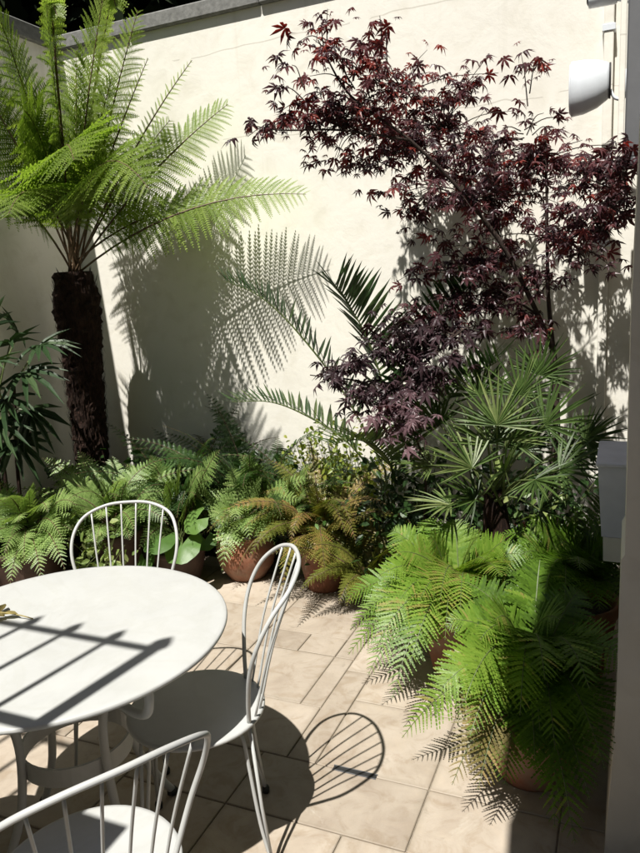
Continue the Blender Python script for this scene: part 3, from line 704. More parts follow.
# pale tapered wall planter
b0 = at(598, 466, 2.45); b1 = at(602, 562, 2.45)
t = thing('wall_planter', 'pale grey tapered planter box hung on the right wall beside the house corner', 'planter', (0.0, 2.45, b1[2]))
hh = b0[2] - b1[2]
mb = MB(); x0, x1 = b0[0], b1[0]
def taper(mb, z0, z1, xa, xb, y0, y1, xr):
    v = [(xa, y0, z0), (xr, y0, z0), (xr, y1, z0), (xa, y1, z0), (xb, y0 - .012, z1), (xr, y0 - .012, z1), (xr, y1 + .012, z1), (xb, y1 + .012, z1)]
    mb.add(v, [(3, 2, 1, 0), (4, 5, 6, 7)] + [(k, (k + 1) % 4, 4 + (k + 1) % 4, 4 + k) for k in range(4)])
taper(mb, hh * 0.27, hh, x1 - 0.004, x0, 0.0, 0.3, 0.128); mb.build('box', M['grey_box'], t)
mb = MB(); taper(mb, 0.0, hh * 0.265, x1 + 0.003, x1 + 0.001, 0.01, 0.29, 0.128); mb.build('foot', M['wall2'], t)
mb = MB(); box(mb, x0 - 0.006, 0.128, -0.018, 0.318, hh, hh + 0.015, 0.003); mb.build('rim', M['grey_box'], t)

# ------------------------------------------------------------------ tree fern
TF = np.array([-3.15, 3.53, 0.0])
pot((TF[0], TF[1] - 0.02, 0), 0.25, 0.34, 'big dark terracotta pot under the tree fern trunk')
t = thing('tree_fern', 'tree fern with dark fibrous trunk and arching lacy fronds at the left', 'tree fern', (TF[0], TF[1], 0.27))
mb = MB(); K = 60; nn = 26
zz = np.linspace(0, 1.53, K); an = np.arange(nn) * 2 * PI / nn
lean = np.stack([-0.02 + 0.045 * (zz / 1.5) , 0.0 * zz], -1)
rad = np.interp(zz, [0, 0.3, 1.0, 1.35, 1.53], [0.092, 0.095, 0.118, 0.142, 0.11])[:, None] * (1 + rng.normal(0, 0.07, (K, nn)))
v = np.stack([lean[:, :1] + rad * np.cos(an), lean[:, 1:] + rad * np.sin(an), np.repeat(zz[:, None], nn, 1)], -1)
i_ = np.arange(K - 1)[:, None] * nn; j_ = np.arange(nn)[None]
mb.add(v.reshape(-1, 3), np.stack([i_ + j_, i_ + (j_ + 1) % nn, i_ + nn + (j_ + 1) % nn, i_ + nn + j_], -1).reshape(-1, 4))
trunk = mb.build('trunk', M['fibre'], t)
mb = MB(); n = 1500      # old leaf bases and root fibres on the trunk
z = rng.uniform(0.05, 1.5, n); a = rng.uniform(0, 2 * PI, n); r0 = np.interp(z, [0, 0.3, 1.0, 1.35, 1.53], [0.095, 0.1, 0.12, 0.138, 0.105])
b = np.stack([-0.02 + 0.045 * z / 1.5 + r0 * np.cos(a), r0 * np.sin(a), z], -1)
d = np.stack([np.cos(a) * rng.uniform(0.05, 0.45, n), np.sin(a) * rng.uniform(0.05, 0.45, n), rng.choice([1, -1], n, p=[.7, .3]) * np.ones(n)], -1)
blades(mb, b, d, np.stack([np.cos(a), np.sin(a), 0 * a], -1), rng.uniform(0.03, 0.09, n), rng.uniform(0.004, 0.011, n), 0.0, rng.uniform(0, 1, n), 0.3)
fo = mb.build('trunk_fibre', M['fibre'], trunk); fo['kind'] = 'stuff'
CROWN = np.array([0.03, 0, 1.52])
cb = TF + np.array([0, 0, 0.27])
targets = [  # (pixel, distance, half-width, arch, tint, roll)
    ((306, 194), 3.78, 0.30, 0.18, 0.7, 0.0), ((228, 104), 3.86, 0.30, 0.10, 0.6, 0.0), ((192, 60), 3.62, 0.12, 0.10, 0.95, 0.0),
    ((148, 58), 3.42, 0.12, 0.06, 0.95, 0.0), ((104, -8), 3.30, 0.36, 0.12, 0.75, 0.1), ((74, 160), 2.82, 0.44, 0.58, 0.6, 0.0),
    ((150, 190), 2.85, 0.36, 0.52, 0.6, 0.0), ((0, 20), 3.05, 0.44, 0.22, 0.65, -0.1), ((46, 5), 3.14, 0.42, 0.18, 0.6, 0.1),
    ((-30, 195), 2.85, 0.40, 0.48, 0.6, 0.0), ((-30, 70), 3.05, 0.36, 0.18, 0.6, 0.1), ((8, 215), 2.72, 0.38, 0.58, 0.6, 0.1),
    ((112, 78), 3.45, 0.32, 0.12, 0.65, -0.1), ((76, 50), 3.68, 0.28, 0.05, 0.55, 0.0), ((170, 120), 3.80, 0.24, 0.10, 0.5, 0.0), ((24, 110), 3.0, 0.38, 0.40, 0.6, 0.1), ((215, 205), 3.86, 0.24, 0.20, 0.5, 0.0), ((138, 10), 3.55, 0.26, 0.08, 0.7, 0.0)]
for (px, Y, W, ar, ti, ro) in targets:
    frond_to(t, cb, at(px[0], px[1], Y), W, M['treefern'], 34, 17, ar, ti, ro, start=CROWN + rng.normal(0, 0.02, 3), stipe=0.22, fa=0.25, droop=0.16, pw=0.12, fill=0.8, sr=0.007, tipw=0.42, face=1.0)
# two unfurling young fronds
for (px, Y) in (((110, 3), 3.4), ((52, 12), 3.3)):
    tg = at(px[0], px[1], Y) - cb; P = catmull([CROWN, CROWN + (tg - CROWN) * 0.5 + np.array([0, 0, 0.1]), tg, tg + np.array([0.05, -0.02, -0.03])], 8)
    fern_frond(t, 'young_frond', P, 0.1, 26, 7, M['treefern'], M['stipe'], cb, tint=0.9, stipe=0.45, pw=0.3, droop=0.3, sr=0.009, tipw=0.4)

# ------------------------------------------------------------------ lady palm at the left edge
LP = np.array([-3.22, 2.86, 0.0]); pot(tuple(LP), 0.17, 0.26, 'dark clay pot of the lady palm, behind ferns at the left edge', 0, 'brown_pot')
t = thing('lady_palm', 'dark strappy lady palm at the left edge beside the tree fern trunk', 'palm', (LP[0], LP[1], 0.23)); lb = LP + np.array([0, 0, 0.23])
for s in range(4):
    mb = MB(); bx, by = rng.normal(0, 0.05, 2); tube(mb, [(bx, by, 0), (bx * 1.3, by * 1.4, 0.5), (bx * 2, by * 2, 0.95)], 0.011, 6); mb.build('cane', M['fibre'], t)
for (px, py, Y, ax, Rl) in [(25, 372, 2.9, (0.7, -0.3, -0.2), .3), (10, 345, 2.95, (0.5, -0.6, 0.4), .28), (5, 400, 2.8, (0.5, -0.7, -0.35), .3), (40, 345, 3.0, (0.9, -0.1, 0.0), .27), (-12, 365, 2.75, (0.6, -0.7, 0.0), .3), (18, 335, 3.1, (-0.1, -0.4, 0.7), .26), (-5, 425, 2.7, (0.8, -0.5, -0.3), .28), (15, 440, 2.85, (0.7, -0.4, -0.6), .26), (-15, 330, 2.9, (0.2, -0.5, 0.7), .28), (30, 410, 2.95, (0.6, -0.2, -0.7), .26), (-18, 395, 2.95, (0.5, -0.6, -0.3), .3)]:
    ax = np.array(ax, float); fan_leaf(t, lb, at(px, py, Y), ax, np.array([0, -0.35, 0.9]), Rl, M['lady'], 10, 82, 0.034, rng.uniform(0.3, 0.7), 0.22, start=(rng.normal(0, .05), rng.normal(0, .05), 0.75))

# ------------------------------------------------------------------ potted plants along the wall (left to right)
fk = dict(fa=0.3, droop=0.3)
def potted(pl, r, h, label, style=0, mat='terracotta'): pot((pl[0], pl[1], 0), r, h, label, style, mat); return np.array([pl[0], pl[1], h * 0.86])
def aimed_fern(name, label, b, tips, W, mat, npin, npul, n_extra, Lx, e=(40, 84), bend=(60, 120), tint=0.5, stalk='stipe', brown=(), zc=0.03, **kw):
    """a fern whose showing fronds reach for given points, with more fronds filling in between"""
    t = thing(name, label, 'fern', tuple(b))
    for k, (px, py, Y, ar, ti) in enumerate(tips):
        frond_to(t, b, at(px, py, Y), W * rng.uniform(0.88, 1.12), M['fern_brown'] if k in brown else M[mat], npin, npul, ar, ti, rng.normal(0, 0.15), M[stalk], start=np.append(rng.normal(0, 0.02, 2), zc), **kw)
    for k in range(n_extra):
        P = spine(Lx * rng.uniform(0.72, 1.1), R(rng.uniform(*e)), R(rng.uniform(*bend)), 2 * PI * (k + rng.uniform(0, 1)) / n_extra, twist=rng.normal(0, 0.3)) + np.array([0, 0, zc])
        fern_frond(t, 'frond', P, W * rng.uniform(0.8, 1.05), npin, npul, M[mat], M[stalk], b, tint=tint - 0.12 + rng.normal(0, 0.1), roll=rng.normal(0, 0.2), **kw)  # filler fronds tinted darker, painting shade inside the tuft
    return t
pk = dict(tipf=0.55, ntilt=0.15, fa=0.34, droop=0.22, pw=0.15, tipw=0.8, stipe=0.3, face=0.85, fill=1.05)
b = potted((-2.98, 2.80), 0.15, 0.32, 'dark clay pot under the pale fern nearest the left edge', 0, 'brown_pot')
aimed_fern('potted_fern', 'pale green broad fern nearest the left edge, beside the table', b, [(18, 522, 2.58, .6, .7), (48, 512, 2.62, .55, .7), (24, 558, 2.52, .65, .65), (62, 538, 2.6, .55, .6), (4, 500, 2.55, .5, .65), (42, 580, 2.48, .6, .55), (76, 505, 2.7, .45, .6), (-14, 545, 2.45, .6, .5), (30, 490, 2.65, .45, .6), (10, 585, 2.45, .6, .5), (65, 570, 2.55, .6, .5)], 0.125, 'fern_pale', 19, 7, 12, 0.5, **pk)
b = potted((-2.64, 3.06), 0.15, 0.34, 'dark clay pot under the pale fern left of the rear chair', 0, 'brown_pot')
aimed_fern('potted_fern', 'pale green fern between the left edge and the rear chair', b, [(84, 562, 2.82, .6, .6), (100, 520, 2.8, .55, .7), (72, 515, 2.78, .5, .65), (116, 500, 2.92, .4, .6), (60, 478, 2.98, .35, .55), (128, 480, 3.05, .3, .5), (96, 545, 2.76, .6, .65), (112, 456, 3.25, .2, .5), (42, 458, 3.15, .25, .5), (78, 450, 3.2, .2, .55), (98, 480, 2.9, .35, .65), (130, 540, 2.85, .5, .4)], 0.125, 'fern_pale', 20, 7, 12, 0.55, **pk)
fern_plant('shield_fern', 'pale fern with long fronds under the tree fern trunk', (-2.84, 3.2, 0.10), 17, 0.86, 0.13, M['fern_pale'], npin=24, npul=7, e=(60, 86), bend=(60, 120), tint=0.5, **fk)
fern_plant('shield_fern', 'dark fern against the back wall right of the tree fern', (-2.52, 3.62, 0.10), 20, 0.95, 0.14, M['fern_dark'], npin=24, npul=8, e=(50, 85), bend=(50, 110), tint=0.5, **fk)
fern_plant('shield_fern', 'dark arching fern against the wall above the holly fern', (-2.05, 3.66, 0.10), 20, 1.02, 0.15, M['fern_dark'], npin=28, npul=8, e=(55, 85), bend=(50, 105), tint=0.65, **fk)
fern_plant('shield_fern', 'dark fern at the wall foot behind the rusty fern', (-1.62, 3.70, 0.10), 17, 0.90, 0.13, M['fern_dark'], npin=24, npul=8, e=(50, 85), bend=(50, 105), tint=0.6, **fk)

def leaf_disc(mb, c, d, n, r, tint, notch=0.5, lobes=0.05, cup=0.12, k=22):
    """a round stalked leaf with a notch where the stalk joins"""
    d = unit(d); n = unit(n - d * (n @ d)); s = np.cross(n, d)
    a = np.linspace(-PI + notch, PI - notch, k)
    rr = r * (1 + lobes * np.sin(a * 7)) * (1 - 0.10 * np.abs(a) / PI)
    v = [c] ; rings = 3
    for i in range(1, rings + 1):
        f = i / rings
        v += list(c + (rr * f)[:, None] * (np.cos(a)[:, None] * d + np.sin(a)[:, None] * s) + (cup * r * f ** 2 * np.cos(a * 5) * 0.35 - cup * r * f ** 2)[:, None] * n)
    tr = [(0, 1 + j, 2 + j) for j in range(k - 1)]; q = []
    for i in range(rings - 1):
        o = 1 + i * k
        q += [(o + j, o + k + j, o + k + j + 1, o + j + 1) for j in range(k - 1)]
    mb.add(np.array(v), q, tr, tint)

b = potted((-2.33, 3.22), 0.16, 0.22, 'wide dark clay pot behind the rear chair', 0, 'brown_pot')
t = thing('leopard_plant', 'leafy plant with big round glossy leaves behind the rear chair', 'plant', tuple(b))
for k, (px, py, Y, r) in enumerate([(182, 545, 3.05, .115), (160, 540, 3.0, .10), (196, 520, 3.1, .085), (128, 528, 3.1, .08), (150, 505, 3.15, .08), (175, 498, 3.25, .075), (205, 540, 3.2, .07), (115, 498, 3.25, .08), (140, 475, 3.4, .08), (165, 462, 3.5, .08), (112, 470, 3.5, .07), (190, 478, 3.4, .08), (205, 500, 3.35, .07), (145, 560, 3.0, .07)]):
    c = at(px, py, Y) - b; d = np.array([rng.normal(0, 0.5), -0.7, -0.5 + rng.normal(0, 0.2)]); nrm = np.array([rng.normal(0, 0.25), -0.65, 0.75])
    mb = MB(); leaf_disc(mb, c, d, nrm, r, rng.uniform(0.35, 0.85) if k < 4 else rng.uniform(0.1, 0.45)); lf = mb.build('leaf', M['round'], t, True)
    mb = MB(); tube(mb, catmull([(rng.normal(0, .02), rng.normal(0, .02), 0), c * 0.6 + np.array([0, 0.02, 0.05]), c], 4), 0.0035, 5); mb.build('stalk', M['gstalk'], lf)

def small_leaf_shrub(name, label, cat, base, pts, n, size, mat, spread, tint=0.5, group=None, fill=1.0):
    """many little leaves on wiry stems; the leaves are too small to pick apart"""
    t = thing(name, label, cat, tuple(base), group); base = np.array(base, float)
    mb = MB(); cs = []
    for p in pts:
        c = np.asarray(p) - base; P = catmull([np.zeros(3) + rng.normal(0, 0.015, 3) * [1, 1, 0], c * 0.5 + rng.normal(0, 0.03, 3), c], 5); tube(mb, keep_inside(P, base), [0.004, 0.0015], 4)
        for _ in range(n): 
            u = rng.uniform(0.35, 1.05); cs.append(samp(P, np.array([min(u, 1)]))[0] + rng.normal(0, spread, 3))
    mb.build('stems', M['gstalk'], t)
    cs = np.array(cs); k = len(cs); d = unit(rng.normal(0, 1, (k, 3)) + np.array([0, -0.3, 0.1])); nr = unit(rng.normal(0, 0.5, (k, 3)) + np.array([0, -0.5, 0.9]))
    mb = MB(); blades(mb, cs, d, nr, size * rng.uniform(0.6, 1.25, k), size * 0.62 * rng.uniform(0.7, 1.1, k), 0.15, tint + rng.normal(0, 0.2, k), 0.2, (0.15, 1.0, 0.75, 0.0), clampb=base)
    o = mb.build('foliage', mat, t); o['kind'] = 'stuff'
    return t
b = potted((-2.62, 2.78), 0.12, 0.17, 'low dark clay pot left of the rear chair back', 0, 'brown_pot')
small_leaf_shrub('ivy', 'pale variegated ivy trailing behind the rear chair back', 'ivy', b, [at(x, y, Y) for x, y, Y in ((85, 545, 2.75), (75, 560, 2.7), (100, 552, 2.72), (92, 530, 2.8), (112, 540, 2.75), (118, 525, 2.8), (125, 545, 2.75), (70, 540, 2.8), (105, 565, 2.7))], 11, 0.05, M['ivy'], 0.03, 0.55)
small_leaf_shrub('lime_shrub', 'yellow green small-leaved shrub behind the rusty fern', 'shrub', (-1.45, 3.62, 0.05), [at(x, y, Y) for x, y, Y in ((310, 440, 3.65), (330, 432, 3.6), (350, 445, 3.55), (300, 455, 3.6), (365, 455, 3.5), (335, 455, 3.55), (320, 470, 3.5), (345, 428, 3.7), (375, 470, 3.45), (318, 425, 3.75), (360, 430, 3.65), (295, 440, 3.7), (385, 450, 3.6))], 70, 0.036, M['lime'], 0.055, 0.55)
small_leaf_shrub('variegated_shrub', 'small pale-leaved shrub between the fan palm and the big fern', 'shrub', (-0.33, 3.0, 0.05), [at(x, y, Y) for x, y, Y in ((535, 510, 2.95), (545, 525, 2.9), (525, 520, 3.0), (552, 505, 3.0), (538, 535, 2.9), (585, 500, 3.0), (505, 470, 3.0))], 9, 0.055, M['ivy'], 0.03, 0.6)
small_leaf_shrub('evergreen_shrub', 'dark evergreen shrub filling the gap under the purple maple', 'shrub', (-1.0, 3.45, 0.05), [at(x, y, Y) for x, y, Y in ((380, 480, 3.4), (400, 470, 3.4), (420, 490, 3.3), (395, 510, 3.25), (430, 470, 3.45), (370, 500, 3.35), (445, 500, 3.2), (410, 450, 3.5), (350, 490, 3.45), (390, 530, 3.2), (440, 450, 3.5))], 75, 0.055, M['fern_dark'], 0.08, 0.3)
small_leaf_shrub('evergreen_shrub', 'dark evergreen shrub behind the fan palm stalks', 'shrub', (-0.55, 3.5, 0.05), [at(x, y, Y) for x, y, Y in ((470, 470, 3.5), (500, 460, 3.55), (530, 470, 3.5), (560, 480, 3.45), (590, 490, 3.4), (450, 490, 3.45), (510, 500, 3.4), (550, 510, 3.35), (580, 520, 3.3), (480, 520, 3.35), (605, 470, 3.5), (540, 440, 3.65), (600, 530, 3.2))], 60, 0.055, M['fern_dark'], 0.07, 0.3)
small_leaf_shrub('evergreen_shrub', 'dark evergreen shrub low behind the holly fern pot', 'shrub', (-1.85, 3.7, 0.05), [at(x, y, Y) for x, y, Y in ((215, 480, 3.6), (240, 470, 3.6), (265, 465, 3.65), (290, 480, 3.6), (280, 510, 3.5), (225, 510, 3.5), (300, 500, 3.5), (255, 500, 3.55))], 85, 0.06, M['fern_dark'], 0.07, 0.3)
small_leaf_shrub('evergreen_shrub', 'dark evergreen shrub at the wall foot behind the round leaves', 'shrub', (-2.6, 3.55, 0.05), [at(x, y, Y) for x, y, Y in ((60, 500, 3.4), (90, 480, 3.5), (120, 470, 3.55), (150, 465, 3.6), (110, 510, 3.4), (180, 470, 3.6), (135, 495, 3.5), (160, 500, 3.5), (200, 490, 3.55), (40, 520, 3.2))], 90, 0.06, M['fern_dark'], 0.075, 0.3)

b = np.array([-2.42, 3.38, 0.10])
aimed_fern('shield_fern', 'mid green fern rising behind the big round leaves', b, [(150, 455, 3.3, .25, .5), (180, 460, 3.25, .3, .6), (125, 465, 3.25, .3, .5), (205, 470, 3.2, .35, .55), (165, 485, 3.1, .45, .5), (135, 495, 3.1, .45, .45), (195, 495, 3.1, .45, .5), (110, 490, 3.15, .4, .45), (220, 450, 3.35, .25, .5)], 0.13, 'fern_pale', 20, 7, 8, 0.7, tint=0.35, **pk)
b = np.array([-1.78, 3.55, 0.12])
aimed_fern('shield_fern', 'mid green fern between the holly fern and the rusty fern', b, [(262, 470, 3.35, .3, .55), (290, 478, 3.3, .35, .6), (305, 498, 3.25, .4, .55), (240, 455, 3.45, .25, .5), (280, 452, 3.5, .2, .5), (310, 465, 3.4, .3, .5), (270, 500, 3.25, .45, .6), (300, 520, 3.2, .5, .5)], 0.13, 'fern_pale', 20, 7, 8, 0.7, tint=0.3, **pk)
# holly fern in the rounded pot
b = potted((-1.99, 3.40), 0.165, 0.27, 'rounded weathered terracotta pot behind the right hand chair', 1)
t = thing('holly_fern', 'pale green holly fern spilling from the rounded pot', 'fern', tuple(b))
for (px, py, Y, ar, ti) in [((222), 572, 3.12, .55, .6), (235, 520, 3.1, .5, .7), (255, 505, 3.2, .35, .65), (212, 525, 3.2, .45, .55), (300, 500, 3.25, .35, .6), (285, 520, 3.15, .45, .6), (262, 478, 3.35, .25, .6), (232, 468, 3.4, .2, .5), (308, 478, 3.4, .3, .5), (275, 545, 3.1, .5, .5), (205, 495, 3.35, .3, .45), (250, 540, 3.08, .5, .55)]:
    tg = at(px, py, Y) - b; L = np.linalg.norm(tg); tt = np.linspace(0, 1, 17)[:, None]; mid = tg * 0.5 + np.array([0, 0, ar * 0.5]); P = 2 * tt * (1 - tt) * mid + tt ** 2 * tg
    fern_frond(t, 'frond', P, 0.125, 14, 6, M['fern_pale'], M['gstalk'], b, tint=ti, stipe=0.3, fa=0.34, droop=0.2, pw=0.2, sr=0.003, tipw=0.8, fill=1.05, face=0.85, roll=rng.normal(0, 0.15))
# rusty fern in the upright pot
b = potted((-1.49, 3.38), 0.15, 0.30, 'upright orange terracotta pot under the rusty fern')
fern_plant('autumn_fern', 'rusty yellow green fern spilling over the upright orange pot', tuple(b), 38, 0.70, 0.105, M['fern_rust'], npin=22, npul=7, e=(35, 87), bend=(50, 165), tint=0.5, pw=0.28, brown=4, **fk)
small_leaf_shrub('evergreen_shrub', 'small glossy dark shrub left of the upright orange pot', 'shrub', (-1.66, 3.45, 0.02), [at(x, y, Y) for x, y, Y in ((318, 520, 3.25), (305, 510, 3.3), (325, 535, 3.2), (312, 540, 3.25), (330, 510, 3.3))], 26, 0.04, M['round'], 0.04, 0.15)

fern_plant('autumn_fern', 'rusty green fern low between the orange pot and the big fern', (-1.16, 3.22, 0.08), 22, 0.58, 0.11, M['fern_rust'], npin=22, npul=7, e=(40, 85), bend=(50, 120), tint=0.3, pw=0.28, **fk)
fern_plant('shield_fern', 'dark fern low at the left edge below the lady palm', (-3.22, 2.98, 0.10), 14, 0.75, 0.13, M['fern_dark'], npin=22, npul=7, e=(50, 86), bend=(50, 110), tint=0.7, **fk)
# date palm
DP = potted((-1.13, 3.50), 0.17, 0.26, 'dark clay pot of the date palm, hidden by the big fern', 0, 'brown_pot')
t = thing('date_palm', 'young date palm with stiff dark feather fronds against the wall', 'palm', tuple(DP))
for pts, n_, ln, wd, ti in [
    ([(385, 470, 3.45), (345, 395, 3.42), (300, 335, 3.40), (262, 298, 3.36), (226, 281, 3.3)], 34, 0.24, 0.026, 0.35),
    ([(392, 470, 3.45), (388, 410, 3.40), (372, 350, 3.34), (352, 310, 3.28), (334, 285, 3.2)], 36, 0.33, 0.028, 0.5),
    ([(380, 480, 3.45), (345, 440, 3.42), (305, 415, 3.4), (270, 402, 3.38), (232, 402, 3.3)], 32, 0.22, 0.024, 0.6),
    ([(395, 470, 3.45), (408, 400, 3.5), (430, 335, 3.5), (455, 300, 3.45), (470, 285, 3.4)], 32, 0.3, 0.027, 0.4),
    ([(395, 480, 3.45), (385, 455, 3.25), (360, 440, 3.05), (330, 445, 2.9)], 28, 0.24, 0.026, 0.7),
    ([(395, 475, 3.45), (430, 420, 3.4), (470, 380, 3.3), (500, 360, 3.2)], 28, 0.28, 0.026, 0.4)]:
    P = catmull([at(*p) - DP for p in pts], 6); P = np.vstack([np.array([[0, 0, 0]]), P])
    pinnate_frond(t, 'frond', P, n_, ln, wd, M['palm'], M['gstalk'], DP, stipe=0.2, fa=0.62, droop=0.05, tint=ti, vee=0.45, tip=0.6)

# fan palm
FP = np.array([-0.52, 3.12, 0.0]); pot((FP[0], FP[1], 0), 0.19, 0.32, 'terracotta pot of the fan palm, behind the big fern')
fb = FP + np.array([0, 0, 0.28])
t = thing('fan_palm', 'spiky green fan palm between the maple and the big fern', 'palm', tuple(fb))
mb = MB(); tube(mb, [(0, 0, -0.02), (0.01, 0, 0.2), (0.0, 0, 0.42)], [0.055, 0.065, 0.045], 10); mb.build('trunk', M['fibre'], t)
for (px, py, Y, ax, nr, Rl, ti) in [  # last value: tint with sun and shade painted in, paler on lit fans
    (497, 425, 2.92, (0.05, 0.15, 0.95), (0.05, -0.95, 0.25), .36, .65), (472, 468, 2.85, (-0.5, 0.1, 0.85), (0.75, -0.6, 0.3), .36, .75),
    (545, 425, 3.0, (0.7, 0.1, 0.6), (-0.2, -0.85, 0.5), .34, .3), (520, 395, 3.1, (0.25, 0.3, 0.9), (0, -0.9, 0.4), .34, .4),
    (432, 466, 3.0, (-0.85, -0.15, 0.3), (0.1, -0.2, 0.95), .27, .75), (450, 505, 2.85, (-0.9, -0.2, 0.15), (0.05, -0.12, 1.0), .27, .75),
    (560, 470, 2.85, (0.8, -0.3, 0.3), (-0.2, -0.6, 0.75), .30, .3), (505, 472, 2.8, (0.1, -0.5, 0.6), (0, -0.6, 0.8), .22, .5),
    (480, 395, 3.2, (-0.2, 0.3, 0.9), (0, -0.9, 0.35), .32, .45), (540, 375, 3.25, (0.3, 0.2, 0.9), (-0.1, -0.95, 0.2), .30, .3),
    (585, 440, 3.05, (0.85, 0.0, 0.5), (-0.3, -0.8, 0.5), .26, .35), (535, 480, 2.75, (0.5, -0.6, 0.0), (0, -0.5, 0.85), .26, .45), (440, 425, 3.2, (-0.6, 0.1, 0.75), (0.3, -0.85, 0.4), .28, .55), (510, 440, 3.0, (0.35, 0.1, 0.9), (-0.4, -0.85, 0.2), .34, .6), (488, 445, 2.95, (-0.3, 0.1, 0.9), (0.5, -0.8, 0.2), .34, .65), (570, 455, 3.1, (0.6, 0.0, 0.7), (-0.5, -0.7, 0.4), .32, .2), (525, 450, 3.2, (0.1, 0.1, 0.9), (0.2, -0.9, 0.3), .3, .2), (475, 500, 2.9, (-0.6, -0.3, 0.5), (0.2, -0.6, 0.75), .24, .4), (540, 510, 2.85, (0.5, -0.4, 0.5), (-0.2, -0.6, 0.75), .24, .25)]:
    fan_leaf(t, fb, at(px, py, Y), np.array(ax, float), np.array(nr, float), Rl * 0.76, M['fan'], 22, 92, 0.0115, ti - 0.1, 0.07, start=(rng.normal(0, .02), rng.normal(0, .02), 0.36))

# ------------------------------------------------------------------ purple maples
def maple_leaf_mesh(name, mat, seed, tint):
    r_ = np.random.default_rng(seed); v = [(0, 0, 0)]; tr = []; cols = []
    angs = np.radians([-128, -82, -40, 0, 40, 82, 128]); lens = np.array([0.42, 0.72, 0.95, 1.05, 0.95, 0.72, 0.42]) * r_.uniform(0.92, 1.08, 7)
    for k in range(7):
        a = angs[k] + r_.normal(0, 0.05); L = lens[k]; d = np.array([math.cos(a), math.sin(a)]); s = np.array([-d[1], d[0]])
        dz = -0.10 - r_.uniform(0, 0.45)
        for f, w, z in ((0.22, 0.075, 0.03), (0.55, 0.115, 0.0)):
            v += [(*(d * L * f - s * w), z - 0.02), (*(d * L * f), z + 0.035), (*(d * L * f + s * w), z - 0.02)]
        v.append((*(d * L), dz)); o = 1 + k * 7
        tr += [(0, o, o + 1), (0, o + 1, o + 2), (o, o + 3, o + 1), (o + 1, o + 3, o + 4), (o + 1, o + 4, o + 2), (o + 2, o + 4, o + 5), (o + 3, o + 6, o + 4), (o + 4, o + 6, o + 5)]
    return np.array(v, float), np.array(tr)

def place_leaves(t, base, clusters, mat, size, nparts, tint_fn, twig_from, droopy=0.35, dens=1.0):
    variants = [maple_leaf_mesh('leaf', mat, 11 + k, 0.5) for k in range(4)]
    meshes = {}
    for k, (v, tr) in enumerate(variants):
        for q in range(5):
            mb = MB(); mb.add(v, None, tr, 0.1 + 0.2 * q); meshes[(k, q)] = mb.mesh('leaf', mat)
    leaves = []
    tw = MB()
    for (px, py, Y, rx, ry, n, dY) in clusters:
        c0 = at(px, py, Y); sc = np.linalg.norm(c0 - CAM) / FPX
        root = twig_from(c0)
        n = int(n * dens); ns = max(3, n // 6)
        for s in range(ns):
            # a twig carrying a flat spray of leaves
            e = c0 + np.array([rng.normal(0, rx * 0.62) * sc, rng.normal(0, dY), rng.normal(0, ry * 0.62) * sc])
            st = root + (c0 - root) * rng.uniform(0.35, 1.0) + rng.normal(0, 0.02, 3)
            P = catmull([st, (st + e) / 2 + np.array([0, 0, 0.03]), e], 4); tube(tw, keep_inside(P - base, base), [0.003, 0.0012], 4)
            for _ in range(max(1, round(n / ns))):
                u = rng.uniform(0.45, 1.08); p = samp(P, np.array([min(u, 1.0)]))[0] + rng.normal(0, 1, 3) * [0.045, 0.045, 0.022]
                dirv = unit((e - st) * [1, 1, 0] / max(np.linalg.norm(e - st), 1e-6) * 0.6 + rng.normal(0, 0.55, 3) * [1, 1, 0.3] + np.array([0, -0.15, -droopy]))
                nr = unit(np.array([0, -0.25, 1.0]) + rng.normal(0, 0.45, 3)); nr = unit(nr - dirv * (nr @ dirv))
                p = keep_inside(p - base, base)
                leaves.append((p, dirv, np.cross(nr, dirv), nr, size * rng.uniform(0.45, 1.2), tint_fn(px, py)))
    tw.build('twigs', M['bark'], t)['kind'] = 'stuff'
    # nearest to the viewer first
    order = sorted(range(len(leaves)), key=lambda i: np.linalg.norm(leaves[i][0] + base - CAM) / leaves[i][4])
    rest = MB(); K = len(variants)
    for rank, i in enumerate(order):
        p, d, s, nr, sz, ti = leaves[i]; k = int(rng.integers(K))
        if rank < nparts:
            q = int(np.clip(round((ti - 0.1) / 0.2), 0, 4)); o = link('leaf', meshes[(k, q)], t)
            mm = Matrix(((d[0] * sz, s[0] * sz, nr[0] * sz, p[0]), (d[1] * sz, s[1] * sz, nr[1] * sz, p[1]), (d[2] * sz, s[2] * sz, nr[2] * sz, p[2]), (0, 0, 0, 1)))
            o.matrix_basis = mm
        else:
            v, tr = variants[k]; w = p + sz * (v[:, :1] * d + v[:, 1:2] * s + v[:, 2:] * nr); rest.add(keep_inside(w, base), None, tr, ti)
    if rest.n: rest.build('small_leaves', mat, t)['kind'] = 'stuff'
    return len(leaves)

